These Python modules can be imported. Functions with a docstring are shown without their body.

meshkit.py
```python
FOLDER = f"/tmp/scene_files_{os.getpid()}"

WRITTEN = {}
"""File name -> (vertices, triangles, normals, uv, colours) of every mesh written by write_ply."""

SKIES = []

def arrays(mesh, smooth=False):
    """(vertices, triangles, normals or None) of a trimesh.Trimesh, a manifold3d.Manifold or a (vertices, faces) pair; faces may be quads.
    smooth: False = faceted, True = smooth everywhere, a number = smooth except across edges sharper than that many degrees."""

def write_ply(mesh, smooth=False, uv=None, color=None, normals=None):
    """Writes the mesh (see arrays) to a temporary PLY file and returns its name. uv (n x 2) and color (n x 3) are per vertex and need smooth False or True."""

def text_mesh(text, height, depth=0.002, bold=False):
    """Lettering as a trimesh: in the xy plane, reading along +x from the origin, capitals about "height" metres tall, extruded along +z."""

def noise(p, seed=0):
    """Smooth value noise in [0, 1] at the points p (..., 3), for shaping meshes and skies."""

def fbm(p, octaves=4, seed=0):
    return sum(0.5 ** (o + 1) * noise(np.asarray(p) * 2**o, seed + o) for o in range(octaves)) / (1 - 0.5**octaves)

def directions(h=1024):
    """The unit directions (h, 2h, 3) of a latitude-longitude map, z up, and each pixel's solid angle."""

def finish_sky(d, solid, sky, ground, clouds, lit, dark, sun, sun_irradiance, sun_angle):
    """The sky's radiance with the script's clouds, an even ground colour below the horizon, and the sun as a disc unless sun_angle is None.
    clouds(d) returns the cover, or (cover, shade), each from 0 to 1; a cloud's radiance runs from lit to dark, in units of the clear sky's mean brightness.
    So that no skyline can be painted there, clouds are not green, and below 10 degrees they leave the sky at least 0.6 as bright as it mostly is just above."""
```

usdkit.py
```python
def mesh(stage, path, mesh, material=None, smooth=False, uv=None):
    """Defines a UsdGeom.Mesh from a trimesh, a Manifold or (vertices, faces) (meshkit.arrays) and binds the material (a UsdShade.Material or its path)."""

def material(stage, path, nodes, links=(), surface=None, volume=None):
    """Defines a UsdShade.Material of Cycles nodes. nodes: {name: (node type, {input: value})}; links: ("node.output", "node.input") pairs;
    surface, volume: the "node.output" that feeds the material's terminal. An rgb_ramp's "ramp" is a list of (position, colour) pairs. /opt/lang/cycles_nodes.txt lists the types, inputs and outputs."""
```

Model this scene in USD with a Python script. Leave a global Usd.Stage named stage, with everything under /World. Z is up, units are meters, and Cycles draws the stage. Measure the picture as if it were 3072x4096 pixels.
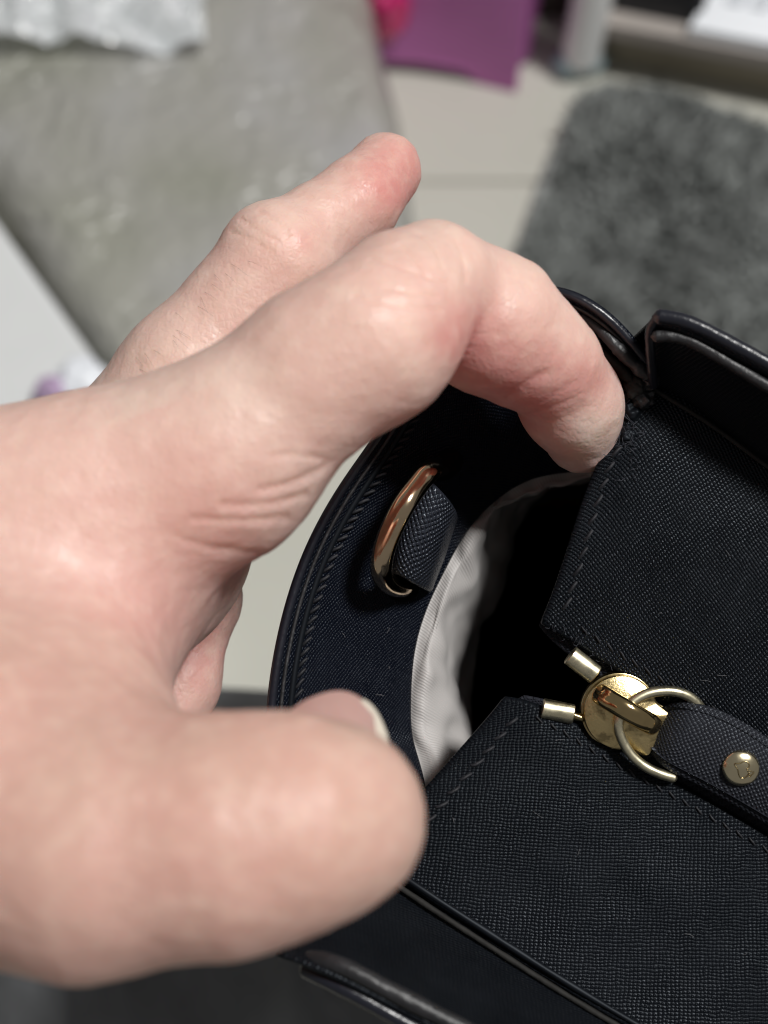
import math, random
import numpy as np, trimesh, usdkit
from meshkit import noise, fbm
from pxr import Usd, UsdGeom, UsdLux, UsdShade, Gf, Sdf, Vt
from scipy.interpolate import CubicSpline
from scipy import ndimage
from shapely.geometry import Polygon, Point
from shapely import affinity, contains_xy

random.seed(4)
rng = np.random.default_rng(4)
stage = Usd.Stage.CreateInMemory()
UsdGeom.SetStageUpAxis(stage, 'Z')
UsdGeom.SetStageMetersPerUnit(stage, 1.0)
world = UsdGeom.Xform.Define(stage, '/World')
stage.SetDefaultPrim(world.GetPrim())

# ---------------------------------------------------------------- camera
PITCH, HEIGHT, FPX, IW, IH = math.radians(68), 0.95, 5400.0, 3072, 4096
CAM = np.array([0, 0, HEIGHT])
R_ = np.array([1.0, 0, 0]); F_ = np.array([0, math.cos(PITCH), -math.sin(PITCH)]); U_ = np.array([0, math.sin(PITCH), math.cos(PITCH)])
FOCUS = 0.2
cam = UsdGeom.Camera.Define(stage, '/World/camera')
cam.AddTransformOp().Set(Gf.Matrix4d(*R_, 0, *U_, 0, *(-F_), 0, *CAM, 1))
cam.CreateFocalLengthAttr(35.0)
cam.CreateHorizontalApertureAttr(35.0 * IW / FPX)
cam.CreateVerticalApertureAttr(35.0 * IH / FPX)
cam.CreateFStopAttr(10.5)
cam.CreateFocusDistanceAttr(FOCUS)
cam.CreateClippingRangeAttr(Gf.Vec2f(0.02, 50))
cam.CreateExposureAttr(0.0)

# ---------------------------------------------------------------- light: one ceiling lamp, and the dim light of the room around it
dome = UsdLux.DomeLight.Define(stage, '/World/room_light')
dome.CreateIntensityAttr(0.045)
dome.CreateColorAttr(Gf.Vec3f(1.0, 0.98, 0.96))
lamp = UsdLux.RectLight.Define(stage, '/World/ceiling_lamp')
lamp.CreateWidthAttr(0.30); lamp.CreateHeightAttr(0.30)
lamp.CreateIntensityAttr(178.0); lamp.CreateColorAttr(Gf.Vec3f(1.0, 0.985, 0.96))
LAMP_AT = np.array([0.84, 0.36, 2.52])
def aim(prim, at, target):
    z = np.array(at) - np.array(target); z /= np.linalg.norm(z)
    x = np.cross([0, 1, 0], z); x /= np.linalg.norm(x); y = np.cross(z, x)
    prim.AddTransformOp().Set(Gf.Matrix4d(*x, 0, *y, 0, *z, 0, *at, 1))
aim(lamp, LAMP_AT, (0.1, 0.1, 0.7))

# ---------------------------------------------------------------- helpers
def W(px, py, d):                                   # a point of the photograph at a distance along the view -> the place in the room
    px, py, d = (np.asarray(a, float)[..., None] for a in (px, py, d))
    return CAM + d * F_ + (px - IW / 2) / FPX * d * R_ - (py - IH / 2) / FPX * d * U_
def on_plane(px, py, z=0.0):
    v = W(px, py, 1.0) - CAM
    return CAM + v * ((z - HEIGHT) / v[..., 2])[..., None]
def height_at(base, py):                            # the height above `base` at which the line of sight of row py passes
    v = F_ - (py - IH / 2) / FPX * U_
    t = (base[1] - CAM[1]) / v[1]
    return CAM[2] + v[2] * t
used = {}
def free(path):
    n = used.get(path, -1) + 1; used[path] = n
    return path if n == 0 else f'{path}_{n:03d}'
BASE = {}
def tag(p, label=None, cat=None, group=None, kind=None):
    for k, v in (('label', label), ('category', cat), ('group', group), ('kind', kind)):
        if v: p.SetCustomDataByKey(k, v)
    return p
def thing(name, label, cat, at=(0, 0, 0), group=None, kind=None):
    path = free('/World/' + name)
    x = UsdGeom.Xform.Define(stage, path); x.AddTranslateOp().Set(Gf.Vec3d(*map(float, at)))
    BASE[path] = np.array(at, float)
    return tag(x.GetPrim(), label, cat, group, kind)
def origin(parent):
    return BASE[str(parent.GetPath())]
def obj(name, mesh, mat, parent=None, smooth=True, uv=None, at=None, label=None, cat=None, kind=None, tint=None):
    """One mesh; its vertices are given in room coordinates."""
    if isinstance(mesh, trimesh.Trimesh): v, f = np.array(mesh.vertices), np.array(mesh.faces)
    else: v, f = np.asarray(mesh[0], float), np.asarray(mesh[1], int)
    o = origin(parent) if parent is not None else np.array(at if at is not None else (0, 0, 0), float)
    path = free((str(parent.GetPath()) if parent is not None else '/World') + '/' + name)
    m = usdkit.mesh(stage, path, (v - o, f), mat, smooth=smooth, uv=uv)
    BASE[path] = o
    if parent is None and at is not None: UsdGeom.Xformable(m).AddTranslateOp().Set(Gf.Vec3d(*map(float, o)))
    if tint is not None:
        UsdGeom.PrimvarsAPI(m).CreatePrimvar('tint', Sdf.ValueTypeNames.Color3fArray, 'vertex').Set(Vt.Vec3fArray.FromNumpy(np.asarray(tint, np.float32)))
    return tag(m.GetPrim(), label, cat, None, kind)
def spline(pts, n, dim=None):
    p = np.asarray(pts, float)
    t = np.r_[0, np.cumsum(np.maximum(np.linalg.norm(np.diff(p[:, :2] / 1000.0 if p.shape[1] == 3 and np.abs(p[:, :2]).max() > 50 else p, axis=0), axis=1), 1e-6))]
    return CubicSpline(t, p)(np.linspace(0, t[-1], n))
def S(pts, n):                                      # spline through (px, py, d) -> room points
    q = spline(pts, n)
    return W(q[:, 0], q[:, 1], q[:, 2])
def quads(nu, nv, close_u=False):
    f = []
    i = np.arange(nu if close_u else nu - 1)[:, None]; j = np.arange(nv - 1)[None, :]
    a = i * nv + j; b = ((i + 1) % nu) * nv + j
    q = np.stack([a, b, b + 1, a + 1], -1).reshape(-1, 4)
    return np.vstack([q[:, [0, 1, 2]], q[:, [0, 2, 3]]])
def loft(curves, nv):                               # curves: list of equal-length arrays (n,3); smooth across
    c = np.asarray(curves)
    return CubicSpline(np.linspace(0, 1, len(c)), c, axis=0)(np.linspace(0, 1, nv)).transpose(1, 0, 2)   # (n, nv, 3)
def coons(bottom, top, left, right):                # bottom, top (n,3); left, right (m,3) from bottom to top
    n, m = len(bottom), len(left)
    s = np.linspace(0, 1, n)[:, None, None]; t = np.linspace(0, 1, m)[None, :, None]
    return ((1 - t) * bottom[:, None] + t * top[:, None] + (1 - s) * left[None] + s * right[None]
            - ((1 - s) * (1 - t) * bottom[0] + s * (1 - t) * bottom[-1] + (1 - s) * t * top[0] + s * t * top[-1]))
def grid_normals(g):
    n = np.cross(np.gradient(g, axis=0), np.gradient(g, axis=1))
    n /= np.maximum(np.linalg.norm(n, axis=-1, keepdims=True), 1e-12)
    return n
def facing(g, n):                                   # turn a grid's normals towards the camera
    return n if ((CAM - g) * n).sum(-1).mean() > 0 else -n
def grid_uv(g):
    du = np.linalg.norm(np.diff(g, axis=0), axis=-1).mean(1); dv = np.linalg.norm(np.diff(g, axis=1), axis=-1).mean(0)
    u = np.r_[0, np.cumsum(du)]; v = np.r_[0, np.cumsum(dv)]
    return np.stack(np.meshgrid(u, v, indexing='ij'), -1).reshape(-1, 2)
def sheet(name, g, mat, parent, thick=0.0, roll=0.0003, **kw):
    """A sheet of some thickness from a grid; the grid is its face towards the camera. Edges are rounded by a border ring."""
    nu, nv = g.shape[:2]
    n = facing(g, grid_normals(g))
    uv = grid_uv(g)
    f = quads(nu, nv)
    v = g.reshape(-1, 3)
    tn = np.cross(v[f[:, 1]] - v[f[:, 0]], v[f[:, 2]] - v[f[:, 0]])
    if (tn * n.reshape(-1, 3)[f[:, 0]]).sum() < 0: f = f[:, ::-1]
    if thick > 0:
        back = (g - n * thick).reshape(-1, 3)
        border = np.r_[np.arange(0, nu) * nv, (nu - 1) * nv + np.arange(1, nv), (np.arange(nu - 2, -1, -1)) * nv + nv - 1, np.arange(nv - 2, 0, -1)]
        N = len(v); k = len(border)
        # outward direction of the border for a half-round edge
        ctr = g.reshape(-1, 3)[border]; fwd = np.roll(ctr, -1, 0) - np.roll(ctr, 1, 0)
        outw = np.cross(fwd, n.reshape(-1, 3)[border]); outw /= np.maximum(np.linalg.norm(outw, axis=1, keepdims=True), 1e-12)
        if ((ctr - ctr.mean(0)) * outw).sum() < 0: outw = -outw
        mids = []
        for a in (0.2, 0.5, 0.8):
            mids.append(ctr - n.reshape(-1, 3)[border] * thick * a + outw * thick * 0.5 * math.sin(math.pi * a) ** 0.5)
        V = np.vstack([v, back] + mids)
        F = [f, f[:, ::-1] + N]
        rings = [border, 2 * N + np.arange(k), 2 * N + k + np.arange(k), 2 * N + 2 * k + np.arange(k), N + border]
        for a, b in zip(rings[:-1], rings[1:]):
            q = np.stack([a, np.roll(a, -1), np.roll(b, -1), b], 1)
            F.append(q[:, [0, 1, 2]]); F.append(q[:, [0, 2, 3]])
        side = np.vstack(F[2:])
        d = np.cross(V[side[:, 1]] - V[side[:, 0]], V[side[:, 2]] - V[side[:, 0]])
        if (d * (V[side].mean(1) - V[:N].mean(0))).sum() < 0: side = side[:, ::-1]
        v, f = V, np.vstack([F[0], F[1], side])
        uv = np.vstack([uv, uv, uv[border], uv[border], uv[border]])
    return obj(name, (v, f), mat, parent, smooth=True, uv=uv, **kw)
def tube(c, r, n=10, flat=1.0, up=None, caps=True, wide=None):
    """A tube along the points c; r: radius or radii; flat: the second radius as a share of the first."""
    c = np.asarray(c, float); r = np.broadcast_to(np.asarray(r, float), len(c))
    t = np.gradient(c, axis=0); t /= np.maximum(np.linalg.norm(t, axis=1, keepdims=True), 1e-12)
    x = np.zeros_like(c)
    a = np.cross(t[0], up if up is not None else (0.3, 0.5, 0.81)); x[0] = a / np.linalg.norm(a)
    for i in range(1, len(c)):
        a = x[i - 1] - t[i] * (x[i - 1] @ t[i]); x[i] = a / np.linalg.norm(a)
    if wide is not None:
        x = wide - t * (t @ wide)[:, None]; x /= np.linalg.norm(x, axis=1, keepdims=True)
    y = np.cross(t, x)
    if caps:
        e = [0.0, 0.35, 0.7, 0.93]
        head = [(c[0] - t[0] * r[0] * (1 - k) ** 0.5 * 1.0 * (1 - k), x[0], y[0], r[0] * max(math.sqrt(max(1 - (1 - k) ** 2, 0)), 0.02)) for k in e]
        tail = [(c[-1] + t[-1] * r[-1] * (1 - k) ** 0.5 * (1 - k), x[-1], y[-1], r[-1] * max(math.sqrt(max(1 - (1 - k) ** 2, 0)), 0.02)) for k in e[::-1]]
        rows = head + [(c[i], x[i], y[i], r[i]) for i in range(len(c))] + tail
    else:
        rows = [(c[i], x[i], y[i], r[i]) for i in range(len(c))]
    ang = np.linspace(0, 2 * np.pi, n, endpoint=False)
    v = np.vstack([p + rr * (np.cos(ang)[:, None] * xx + flat * np.sin(ang)[:, None] * yy) for p, xx, yy, rr in rows])
    m = len(rows)
    f = []
    for i in range(m - 1):
        for j in range(n):
            k = (j + 1) % n
            f += [(i * n + j, i * n + k, (i + 1) * n + k), (i * n + j, (i + 1) * n + k, (i + 1) * n + j)]
    if caps:
        f += [(0, k + 1, k) for k in range(1, n - 1)] + [((m - 1) * n, (m - 1) * n + k, (m - 1) * n + k + 1) for k in range(1, n - 1)]
    return v, np.array(f)
def join(ms):
    v, f, n = [], [], 0
    for a, b in ms:
        v.append(np.asarray(a)); f.append(np.asarray(b) + n); n += len(a)
    return np.vstack(v), np.vstack(f)
def tm(m): return np.array(m.vertices), np.array(m.faces)
def box_between(lo, hi, bevel=0.004):
    m = trimesh.creation.box(np.array(hi) - np.array(lo)); m.apply_translation((np.array(lo) + np.array(hi)) / 2)
    return tm(m)
def prism(poly_xy, z0, z1, bevel=0.0, steps=4):
    """A block with rounded upper edge over a polygon of floor-plan points."""
    P = Polygon(poly_xy)
    if not P.exterior.is_ccw: P = Polygon(list(P.exterior.coords)[::-1])
    if bevel <= 0:
        m = trimesh.creation.extrude_polygon(P, z1 - z0, engine='earcut'); m.apply_translation((0, 0, z0)); return tm(m)
    ring = lambda p, n=220: np.array([p.exterior.interpolate(t, normalized=True).coords[0] for t in np.linspace(0, 1, n, endpoint=False)])
    base = ring(P.buffer(-bevel).buffer(bevel))
    if Polygon(base).exterior.is_ccw is False: base = base[::-1].copy()
    nrm = np.roll(base, -1, 0) - np.roll(base, 1, 0); nrm = np.stack([nrm[:, 1], -nrm[:, 0]], 1); nrm /= np.linalg.norm(nrm, axis=1, keepdims=True)
    rows = [np.c_[base, np.full(len(base), z0)], np.c_[base, np.full(len(base), z1 - bevel)]]
    for a in np.linspace(0, math.pi / 2, steps + 1)[1:]:
        rows.append(np.c_[base - nrm * bevel * (1 - math.cos(a)), np.full(len(base), z1 - bevel + bevel * math.sin(a))])
    n = len(base); v = np.vstack(rows); f = []
    for i in range(len(rows) - 1):
        a = np.arange(n); b = (a + 1) % n
        f.append(np.stack([i * n + a, i * n + b, (i + 1) * n + b], 1)); f.append(np.stack([i * n + a, (i + 1) * n + b, (i + 1) * n + a], 1))
    tp = trimesh.creation.triangulate_polygon(Polygon(rows[-1][:, :2]), engine='earcut')
    tv = np.c_[tp[0], np.full(len(tp[0]), z1)]
    tf = tp[1]
    e = np.cross(tv[tf[:, 1]] - tv[tf[:, 0]], tv[tf[:, 2]] - tv[tf[:, 0]])[:, 2].sum()
    if e < 0: tf = tf[:, ::-1]
    return np.vstack([v, tv]), np.vstack(f + [tf + len(v)])

# ---------------------------------------------------------------- materials
L = '/World/Looks/'
def srgb(*c): return tuple(((x / 255 + 0.055) / 1.055) ** 2.4 if x > 10 else x / 255 / 12.92 for x in c)
def plain(name, col, rough=0.5, var=0.15, scale=40.0, bump=0.0, bscale=200.0, **kw):
    n = {'tc': ('texture_coordinate', {}), 'n': ('noise_texture', {'scale': scale, 'detail': 4.0}),
         'm': ('mix_color', {'a': tuple(c * (1 - var) for c in col), 'b': tuple(min(c * (1 + var), 1) for c in col)}),
         'p': ('principled_bsdf', {'roughness': rough, **kw})}
    l = [('tc.object', 'n.vector'), ('n.fac', 'm.fac'), ('m.result', 'p.base_color')]
    if bump:
        n['bn'] = ('noise_texture', {'scale': bscale, 'detail': 4.0}); n['b'] = ('bump', {'strength': 1.0, 'distance': bump})
        l += [('tc.object', 'bn.vector'), ('bn.fac', 'b.height'), ('b.normal', 'p.normal')]
    return usdkit.material(stage, L + name, n, l, 'p.BSDF')
def saffiano(name, col, pu, pv, ang, rough=0.38, depth=0.00012, mix=0.5, distort=1.5, scuff=0.6, spec=0.2):
    """Cross-hatched pressed leather. pu, pv: pitch of the two sets of ridges in metres; ang: turn of the pattern on the sheet."""
    n = {'uv': ('uvmap', {'attribute': 'st'}),
         'mp': ('mapping', {'rotation': (0, 0, ang)}),
         'wn': ('noise_texture', {'scale': 620.0, 'detail': 2.0}), 'wv': ('vector_math', {'math_type': 'scale', 'scale': 0.0006}), 'wadd': ('vector_math', {'math_type': 'add'}),
         'wa': ('wave_texture', {'wave_type': 'bands', 'bands_direction': 'x', 'scale': 2 * math.pi / (20 * pu), 'distortion': distort, 'detail': 1.0, 'detail_scale': 0.35}),
         'wb': ('wave_texture', {'wave_type': 'bands', 'bands_direction': 'y', 'scale': 2 * math.pi / (20 * pv), 'distortion': distort, 'detail': 1.0, 'detail_scale': 0.35}),
         'mx': ('mix_float', {'fac': mix}), 'mul': ('math', {'math_type': 'multiply'}), 'sum': ('math', {'math_type': 'multiply_add', 'value2': 0.4}),
         'ns': ('noise_texture', {'scale': 260.0, 'detail': 3.0}), 'nr': ('math', {'math_type': 'multiply', 'value2': 0.35}), 'tot': ('math', {'math_type': 'add'}),
         'b': ('bump', {'strength': 1.0, 'distance': depth}),
         'n2': ('noise_texture', {'scale': 90.0, 'detail': 5.0, 'roughness': 0.7}),
         'rr': ('map_range', {'from_min': 0.3, 'from_max': 0.7, 'to_min': rough - 0.08, 'to_max': rough + 0.16}),
         'c': ('mix_color', {'a': tuple(x * 0.75 for x in col), 'b': tuple(x * (1 + scuff) for x in col)}),
         'p': ('principled_bsdf', {'specular_ior_level': spec, 'specular_tint': (0.82, 0.9, 1.0)})}
    l = [('uv.UV', 'wn.vector'), ('wn.color', 'wv.vector1'), ('uv.UV', 'wadd.vector1'), ('wv.vector', 'wadd.vector2'), ('wadd.vector', 'mp.vector'), ('mp.vector', 'wa.vector'), ('mp.vector', 'wb.vector'), ('uv.UV', 'ns.vector'), ('uv.UV', 'n2.vector'),
         ('wa.fac', 'mx.a'), ('wb.fac', 'mx.b'), ('wa.fac', 'mul.value1'), ('wb.fac', 'mul.value2'), ('mx.result', 'sum.value1'), ('mul.value', 'sum.value3'),
         ('ns.fac', 'nr.value1'), ('sum.value', 'tot.value1'), ('nr.value', 'tot.value2'), ('tot.value', 'b.height'), ('b.normal', 'p.normal'),
         ('n2.fac', 'rr.value'), ('rr.result', 'p.roughness'), ('n2.fac', 'c.fac'), ('c.result', 'p.base_color')]
    return usdkit.material(stage, L + name, n, l, 'p.BSDF')
BLACK = (0.0034, 0.0042, 0.0058); NAVY = (0.0024, 0.0034, 0.0072)
M = {}
M['panel_lower'] = saffiano('pressed_leather_lower', BLACK, 0.00056, 0.00050, 0.52, depth=0.00010, mix=0.6, rough=0.29, spec=0.13)
M['panel_upper'] = saffiano('pressed_leather_upper', BLACK, 0.00054, 0.00050, 0.50, depth=0.00013, mix=0.5, rough=0.28)
M['gusset'] = saffiano('pressed_leather_gusset', NAVY, 0.00046, 0.00046, 0.6, depth=0.00012, rough=0.29, spec=0.25)
M['strap'] = saffiano('pressed_leather_strap', (0.014, 0.016, 0.022), 0.00066, 0.00066, 0.8, depth=0.00022, rough=0.26, spec=0.4)
M['tab'] = saffiano('pressed_leather_tab', (0.014, 0.015, 0.019), 0.00058, 0.00050, 0.75, depth=0.00012, rough=0.34)
M['wall'] = saffiano('pressed_leather_wall', BLACK, 0.0006, 0.0006, 0.4, depth=0.00008, rough=0.45)
M['edge'] = plain('painted_edge', (0.010, 0.011, 0.017), rough=0.3, bump=0.0001, bscale=900, scale=300)
M['edge_scuffed'] = plain('scuffed_edge', (0.016, 0.016, 0.018), rough=0.46, bump=0.00025, bscale=700, scale=400, var=0.6)
M['seam'] = plain('worn_seam', (0.017, 0.0165, 0.0155), rough=0.75, specular_ior_level=0.25, bump=0.0002, bscale=900, scale=500, var=0.6)
M['thread'] = plain('black_thread', (0.014, 0.0145, 0.018), rough=0.6, specular_ior_level=0.3, bump=0.00006, bscale=3000, scale=600, var=0.5)
M['fuzz'] = plain('frayed_fibre', (0.022, 0.024, 0.034), rough=0.6, scale=500, var=0.5)
M['lining_shade'] = plain('lining_shade_cloth', (0.055, 0.045, 0.042), rough=0.8, scale=120)  # dark cloth colour standing for shade on the lining
M['lint'] = plain('lint', (0.16, 0.16, 0.17), rough=0.7)
M['slot_shade'] = plain('slot_shade_black', (0.002, 0.002, 0.002), rough=0.9, specular_ior_level=0.1)  # black for the shade inside the openings at the ring ends
M['lilac'] = plain('lilac_paper', (0.50, 0.36, 0.54), rough=0.6)
M['tape'] = saffiano('zip_tape_twill', (0.012, 0.0125, 0.017), 0.00045, 0.0009, 0.7, depth=0.0002, rough=0.6, mix=0.9)
M['lining'] = usdkit.material(stage, L + 'lining_cloth', {
    'uv': ('uvmap', {'attribute': 'st'}), 'mp': ('mapping', {'rotation': (0, 0, 0.5)}),
    'w': ('wave_texture', {'wave_type': 'bands', 'scale': 2 * math.pi / (20 * 0.00042), 'distortion': 0.3}),
    'b': ('bump', {'strength': 0.7, 'distance': 0.00006}), 'tc': ('texture_coordinate', {}), 'n': ('noise_texture', {'scale': 60.0, 'detail': 4.0}),
    'c': ('mix_color', {'a': (0.37, 0.352, 0.342), 'b': (0.44, 0.425, 0.415)}), 'p': ('principled_bsdf', {'roughness': 0.55, 'sheen_weight': 0.1})},
    [('uv.UV', 'mp.vector'), ('mp.vector', 'w.vector'), ('w.fac', 'b.height'), ('b.normal', 'p.normal'), ('tc.object', 'n.vector'), ('n.fac', 'c.fac'), ('c.result', 'p.base_color')], 'p.BSDF')
def gold(name, col, rough, spots=0.25, scratch=0.00003):
    return usdkit.material(stage, L + name, {
        'tc': ('texture_coordinate', {}), 'n': ('noise_texture', {'scale': 420.0, 'detail': 6.0, 'roughness': 0.75}),
        'r': ('rgb_ramp', {'ramp': [(0.0, tuple(c * 0.35 for c in col)), (0.38, tuple(c * (1 - spots) for c in col)), (0.5, col), (1.0, tuple(min(1, c * 1.08) for c in col))]}),
        'rr': ('map_range', {'from_min': 0.35, 'from_max': 0.7, 'to_min': rough * 1.5, 'to_max': rough * 0.8}),
        'b': ('bump', {'strength': 1.0, 'distance': scratch}), 'p': ('principled_bsdf', {'metallic': 1.0})},
        [('tc.object', 'n.vector'), ('n.fac', 'r.fac'), ('r.color', 'p.base_color'), ('n.fac', 'rr.value'), ('rr.result', 'p.roughness'), ('n.fac', 'b.height'), ('b.normal', 'p.normal')], 'p.BSDF')
M['gold'] = gold('worn_gold', (0.78, 0.61, 0.31), 0.22, 0.55, 0.00010)
M['gold_polished'] = gold('polished_gold', (0.82, 0.63, 0.42), 0.10, 0.08, 0.000006)
M['gold_bright'] = gold('bright_gold', (0.88, 0.77, 0.52), 0.14, 0.08, 0.000006)
M['gold_pale'] = gold('pale_gold', (0.86, 0.79, 0.56), 0.27, 0.06, 0.000006)
M['gold_dark'] = gold('dark_polished_gold', (0.62, 0.47, 0.24), 0.08, 0.1, 0.000004)
M['gold_tarnished'] = gold('tarnished_gold', (0.42, 0.33, 0.17), 0.2, 0.5, 0.00002)
M['skin'] = usdkit.material(stage, L + 'skin', {
    'at': ('attribute', {'attribute': 'tint'}), 'tc': ('texture_coordinate', {}),
    'n1': ('noise_texture', {'scale': 95.0, 'detail': 5.0, 'roughness': 0.6}), 'm1': ('map_range', {'from_min': 0.3, 'from_max': 0.7, 'to_min': 0.0, 'to_max': 0.5}),
    'c1': ('mix_color', {'b': (0.60, 0.335, 0.29)}),
    'n2': ('noise_texture', {'scale': 420.0, 'detail': 3.0}), 'm2': ('map_range', {'from_min': 0.45, 'from_max': 0.75, 'to_min': 0.0, 'to_max': 0.22}),
    'c2': ('mix_color', {'b': (0.80, 0.63, 0.52)}),
    'v': ('voronoi_texture', {'scale': 1150.0, 'feature': 'distance_to_edge'}), 'nb': ('noise_texture', {'scale': 700.0, 'detail': 4.0}),
    'vm': ('math', {'math_type': 'multiply', 'value2': 0.6}), 'hs': ('math', {'math_type': 'add'}),
    'b': ('bump', {'strength': 0.9, 'distance': 0.00014}),
    'nr': ('noise_texture', {'scale': 260.0, 'detail': 5.0}), 'mr': ('map_range', {'from_min': 0.3, 'from_max': 0.7, 'to_min': 0.37, 'to_max': 0.58}),
    'p': ('principled_bsdf', {'roughness': 0.5, 'specular_ior_level': 0.40, 'subsurface_weight': 0.35, 'subsurface_scale': 0.0028, 'subsurface_radius': (1.0, 0.38, 0.22)})},
    [('at.color', 'c1.a'), ('tc.object', 'n1.vector'), ('n1.fac', 'm1.value'), ('m1.result', 'c1.fac'), ('tc.object', 'n2.vector'), ('n2.fac', 'm2.value'), ('m2.result', 'c2.fac'), ('c1.result', 'c2.a'),
     ('c2.result', 'p.base_color'), ('tc.object', 'v.vector'), ('tc.object', 'nb.vector'), ('v.distance', 'vm.value1'), ('vm.value', 'hs.value1'), ('nb.fac', 'hs.value2'), ('hs.value', 'b.height'), ('b.normal', 'p.normal'), ('tc.object', 'nr.vector'), ('nr.fac', 'mr.value'), ('mr.result', 'p.roughness')], 'p.BSDF')
M['nail'] = plain('nail', (0.50, 0.29, 0.26), rough=0.32, scale=200, var=0.08, subsurface_weight=0.2, subsurface_scale=0.001)
M['nail_tip'] = plain('nail_tip', (0.55, 0.50, 0.42), rough=0.3, scale=200, var=0.08)
M['index_nail'] = plain('index_nail', (0.52, 0.40, 0.29), rough=0.3, scale=200, var=0.1)
M['hair'] = plain('hair', (0.10, 0.065, 0.045), rough=0.5)
M['cloth'] = plain('dark_cloth', (0.16, 0.168, 0.176), rough=0.85, var=0.25, scale=90, bump=0.0003, bscale=1500, sheen_weight=0.2)
M['tile'] = plain('floor_tile', (0.59, 0.585, 0.52), rough=0.34, var=0.06, scale=9)
M['joint'] = plain('tile_joint', (0.36, 0.34, 0.30), rough=0.8)
M['rug'] = plain('rug_pile', (0.30, 0.318, 0.308), rough=0.95, var=0.35, scale=22, sheen_weight=0.15)
M['purple'] = plain('purple_fabric', (0.55, 0.17, 0.47), rough=0.6, var=0.08, scale=40, bump=0.0006, bscale=300)
M['pink'] = plain('pink_fabric', (0.62, 0.03, 0.17), rough=0.35, var=0.2, scale=60)
M['white'] = plain('white_paint', (0.72, 0.735, 0.735), rough=0.4, var=0.03)
M['bright_white'] = plain('bright_white_paint', (0.95, 0.96, 0.96), rough=0.3, var=0.02)
M['white_plastic'] = plain('white_plastic', (0.84, 0.87, 0.92), rough=0.35, var=0.02)
M['pad'] = plain('pale_pad', (0.60, 0.63, 0.68), rough=0.4, var=0.02)
M['shelf'] = plain('shelf_board', (0.42, 0.38, 0.35), rough=0.5, var=0.08)
M['brown'] = plain('shade_brown', (0.30, 0.265, 0.20), rough=0.6, var=0.12, scale=14)  # brown chosen for the shaded space below the shelf
M['dark_brown'] = plain('dark_brown_card', (0.075, 0.06, 0.052), rough=0.7)
M['dark_box'] = plain('dark_plastic', (0.010, 0.011, 0.015), rough=0.45)
M['caster'] = plain('pale_blue_plastic', (0.42, 0.56, 0.60), rough=0.15, transmission_weight=0.4)
M['rubber'] = plain('dark_rubber', (0.04, 0.035, 0.033), rough=0.7)
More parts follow.
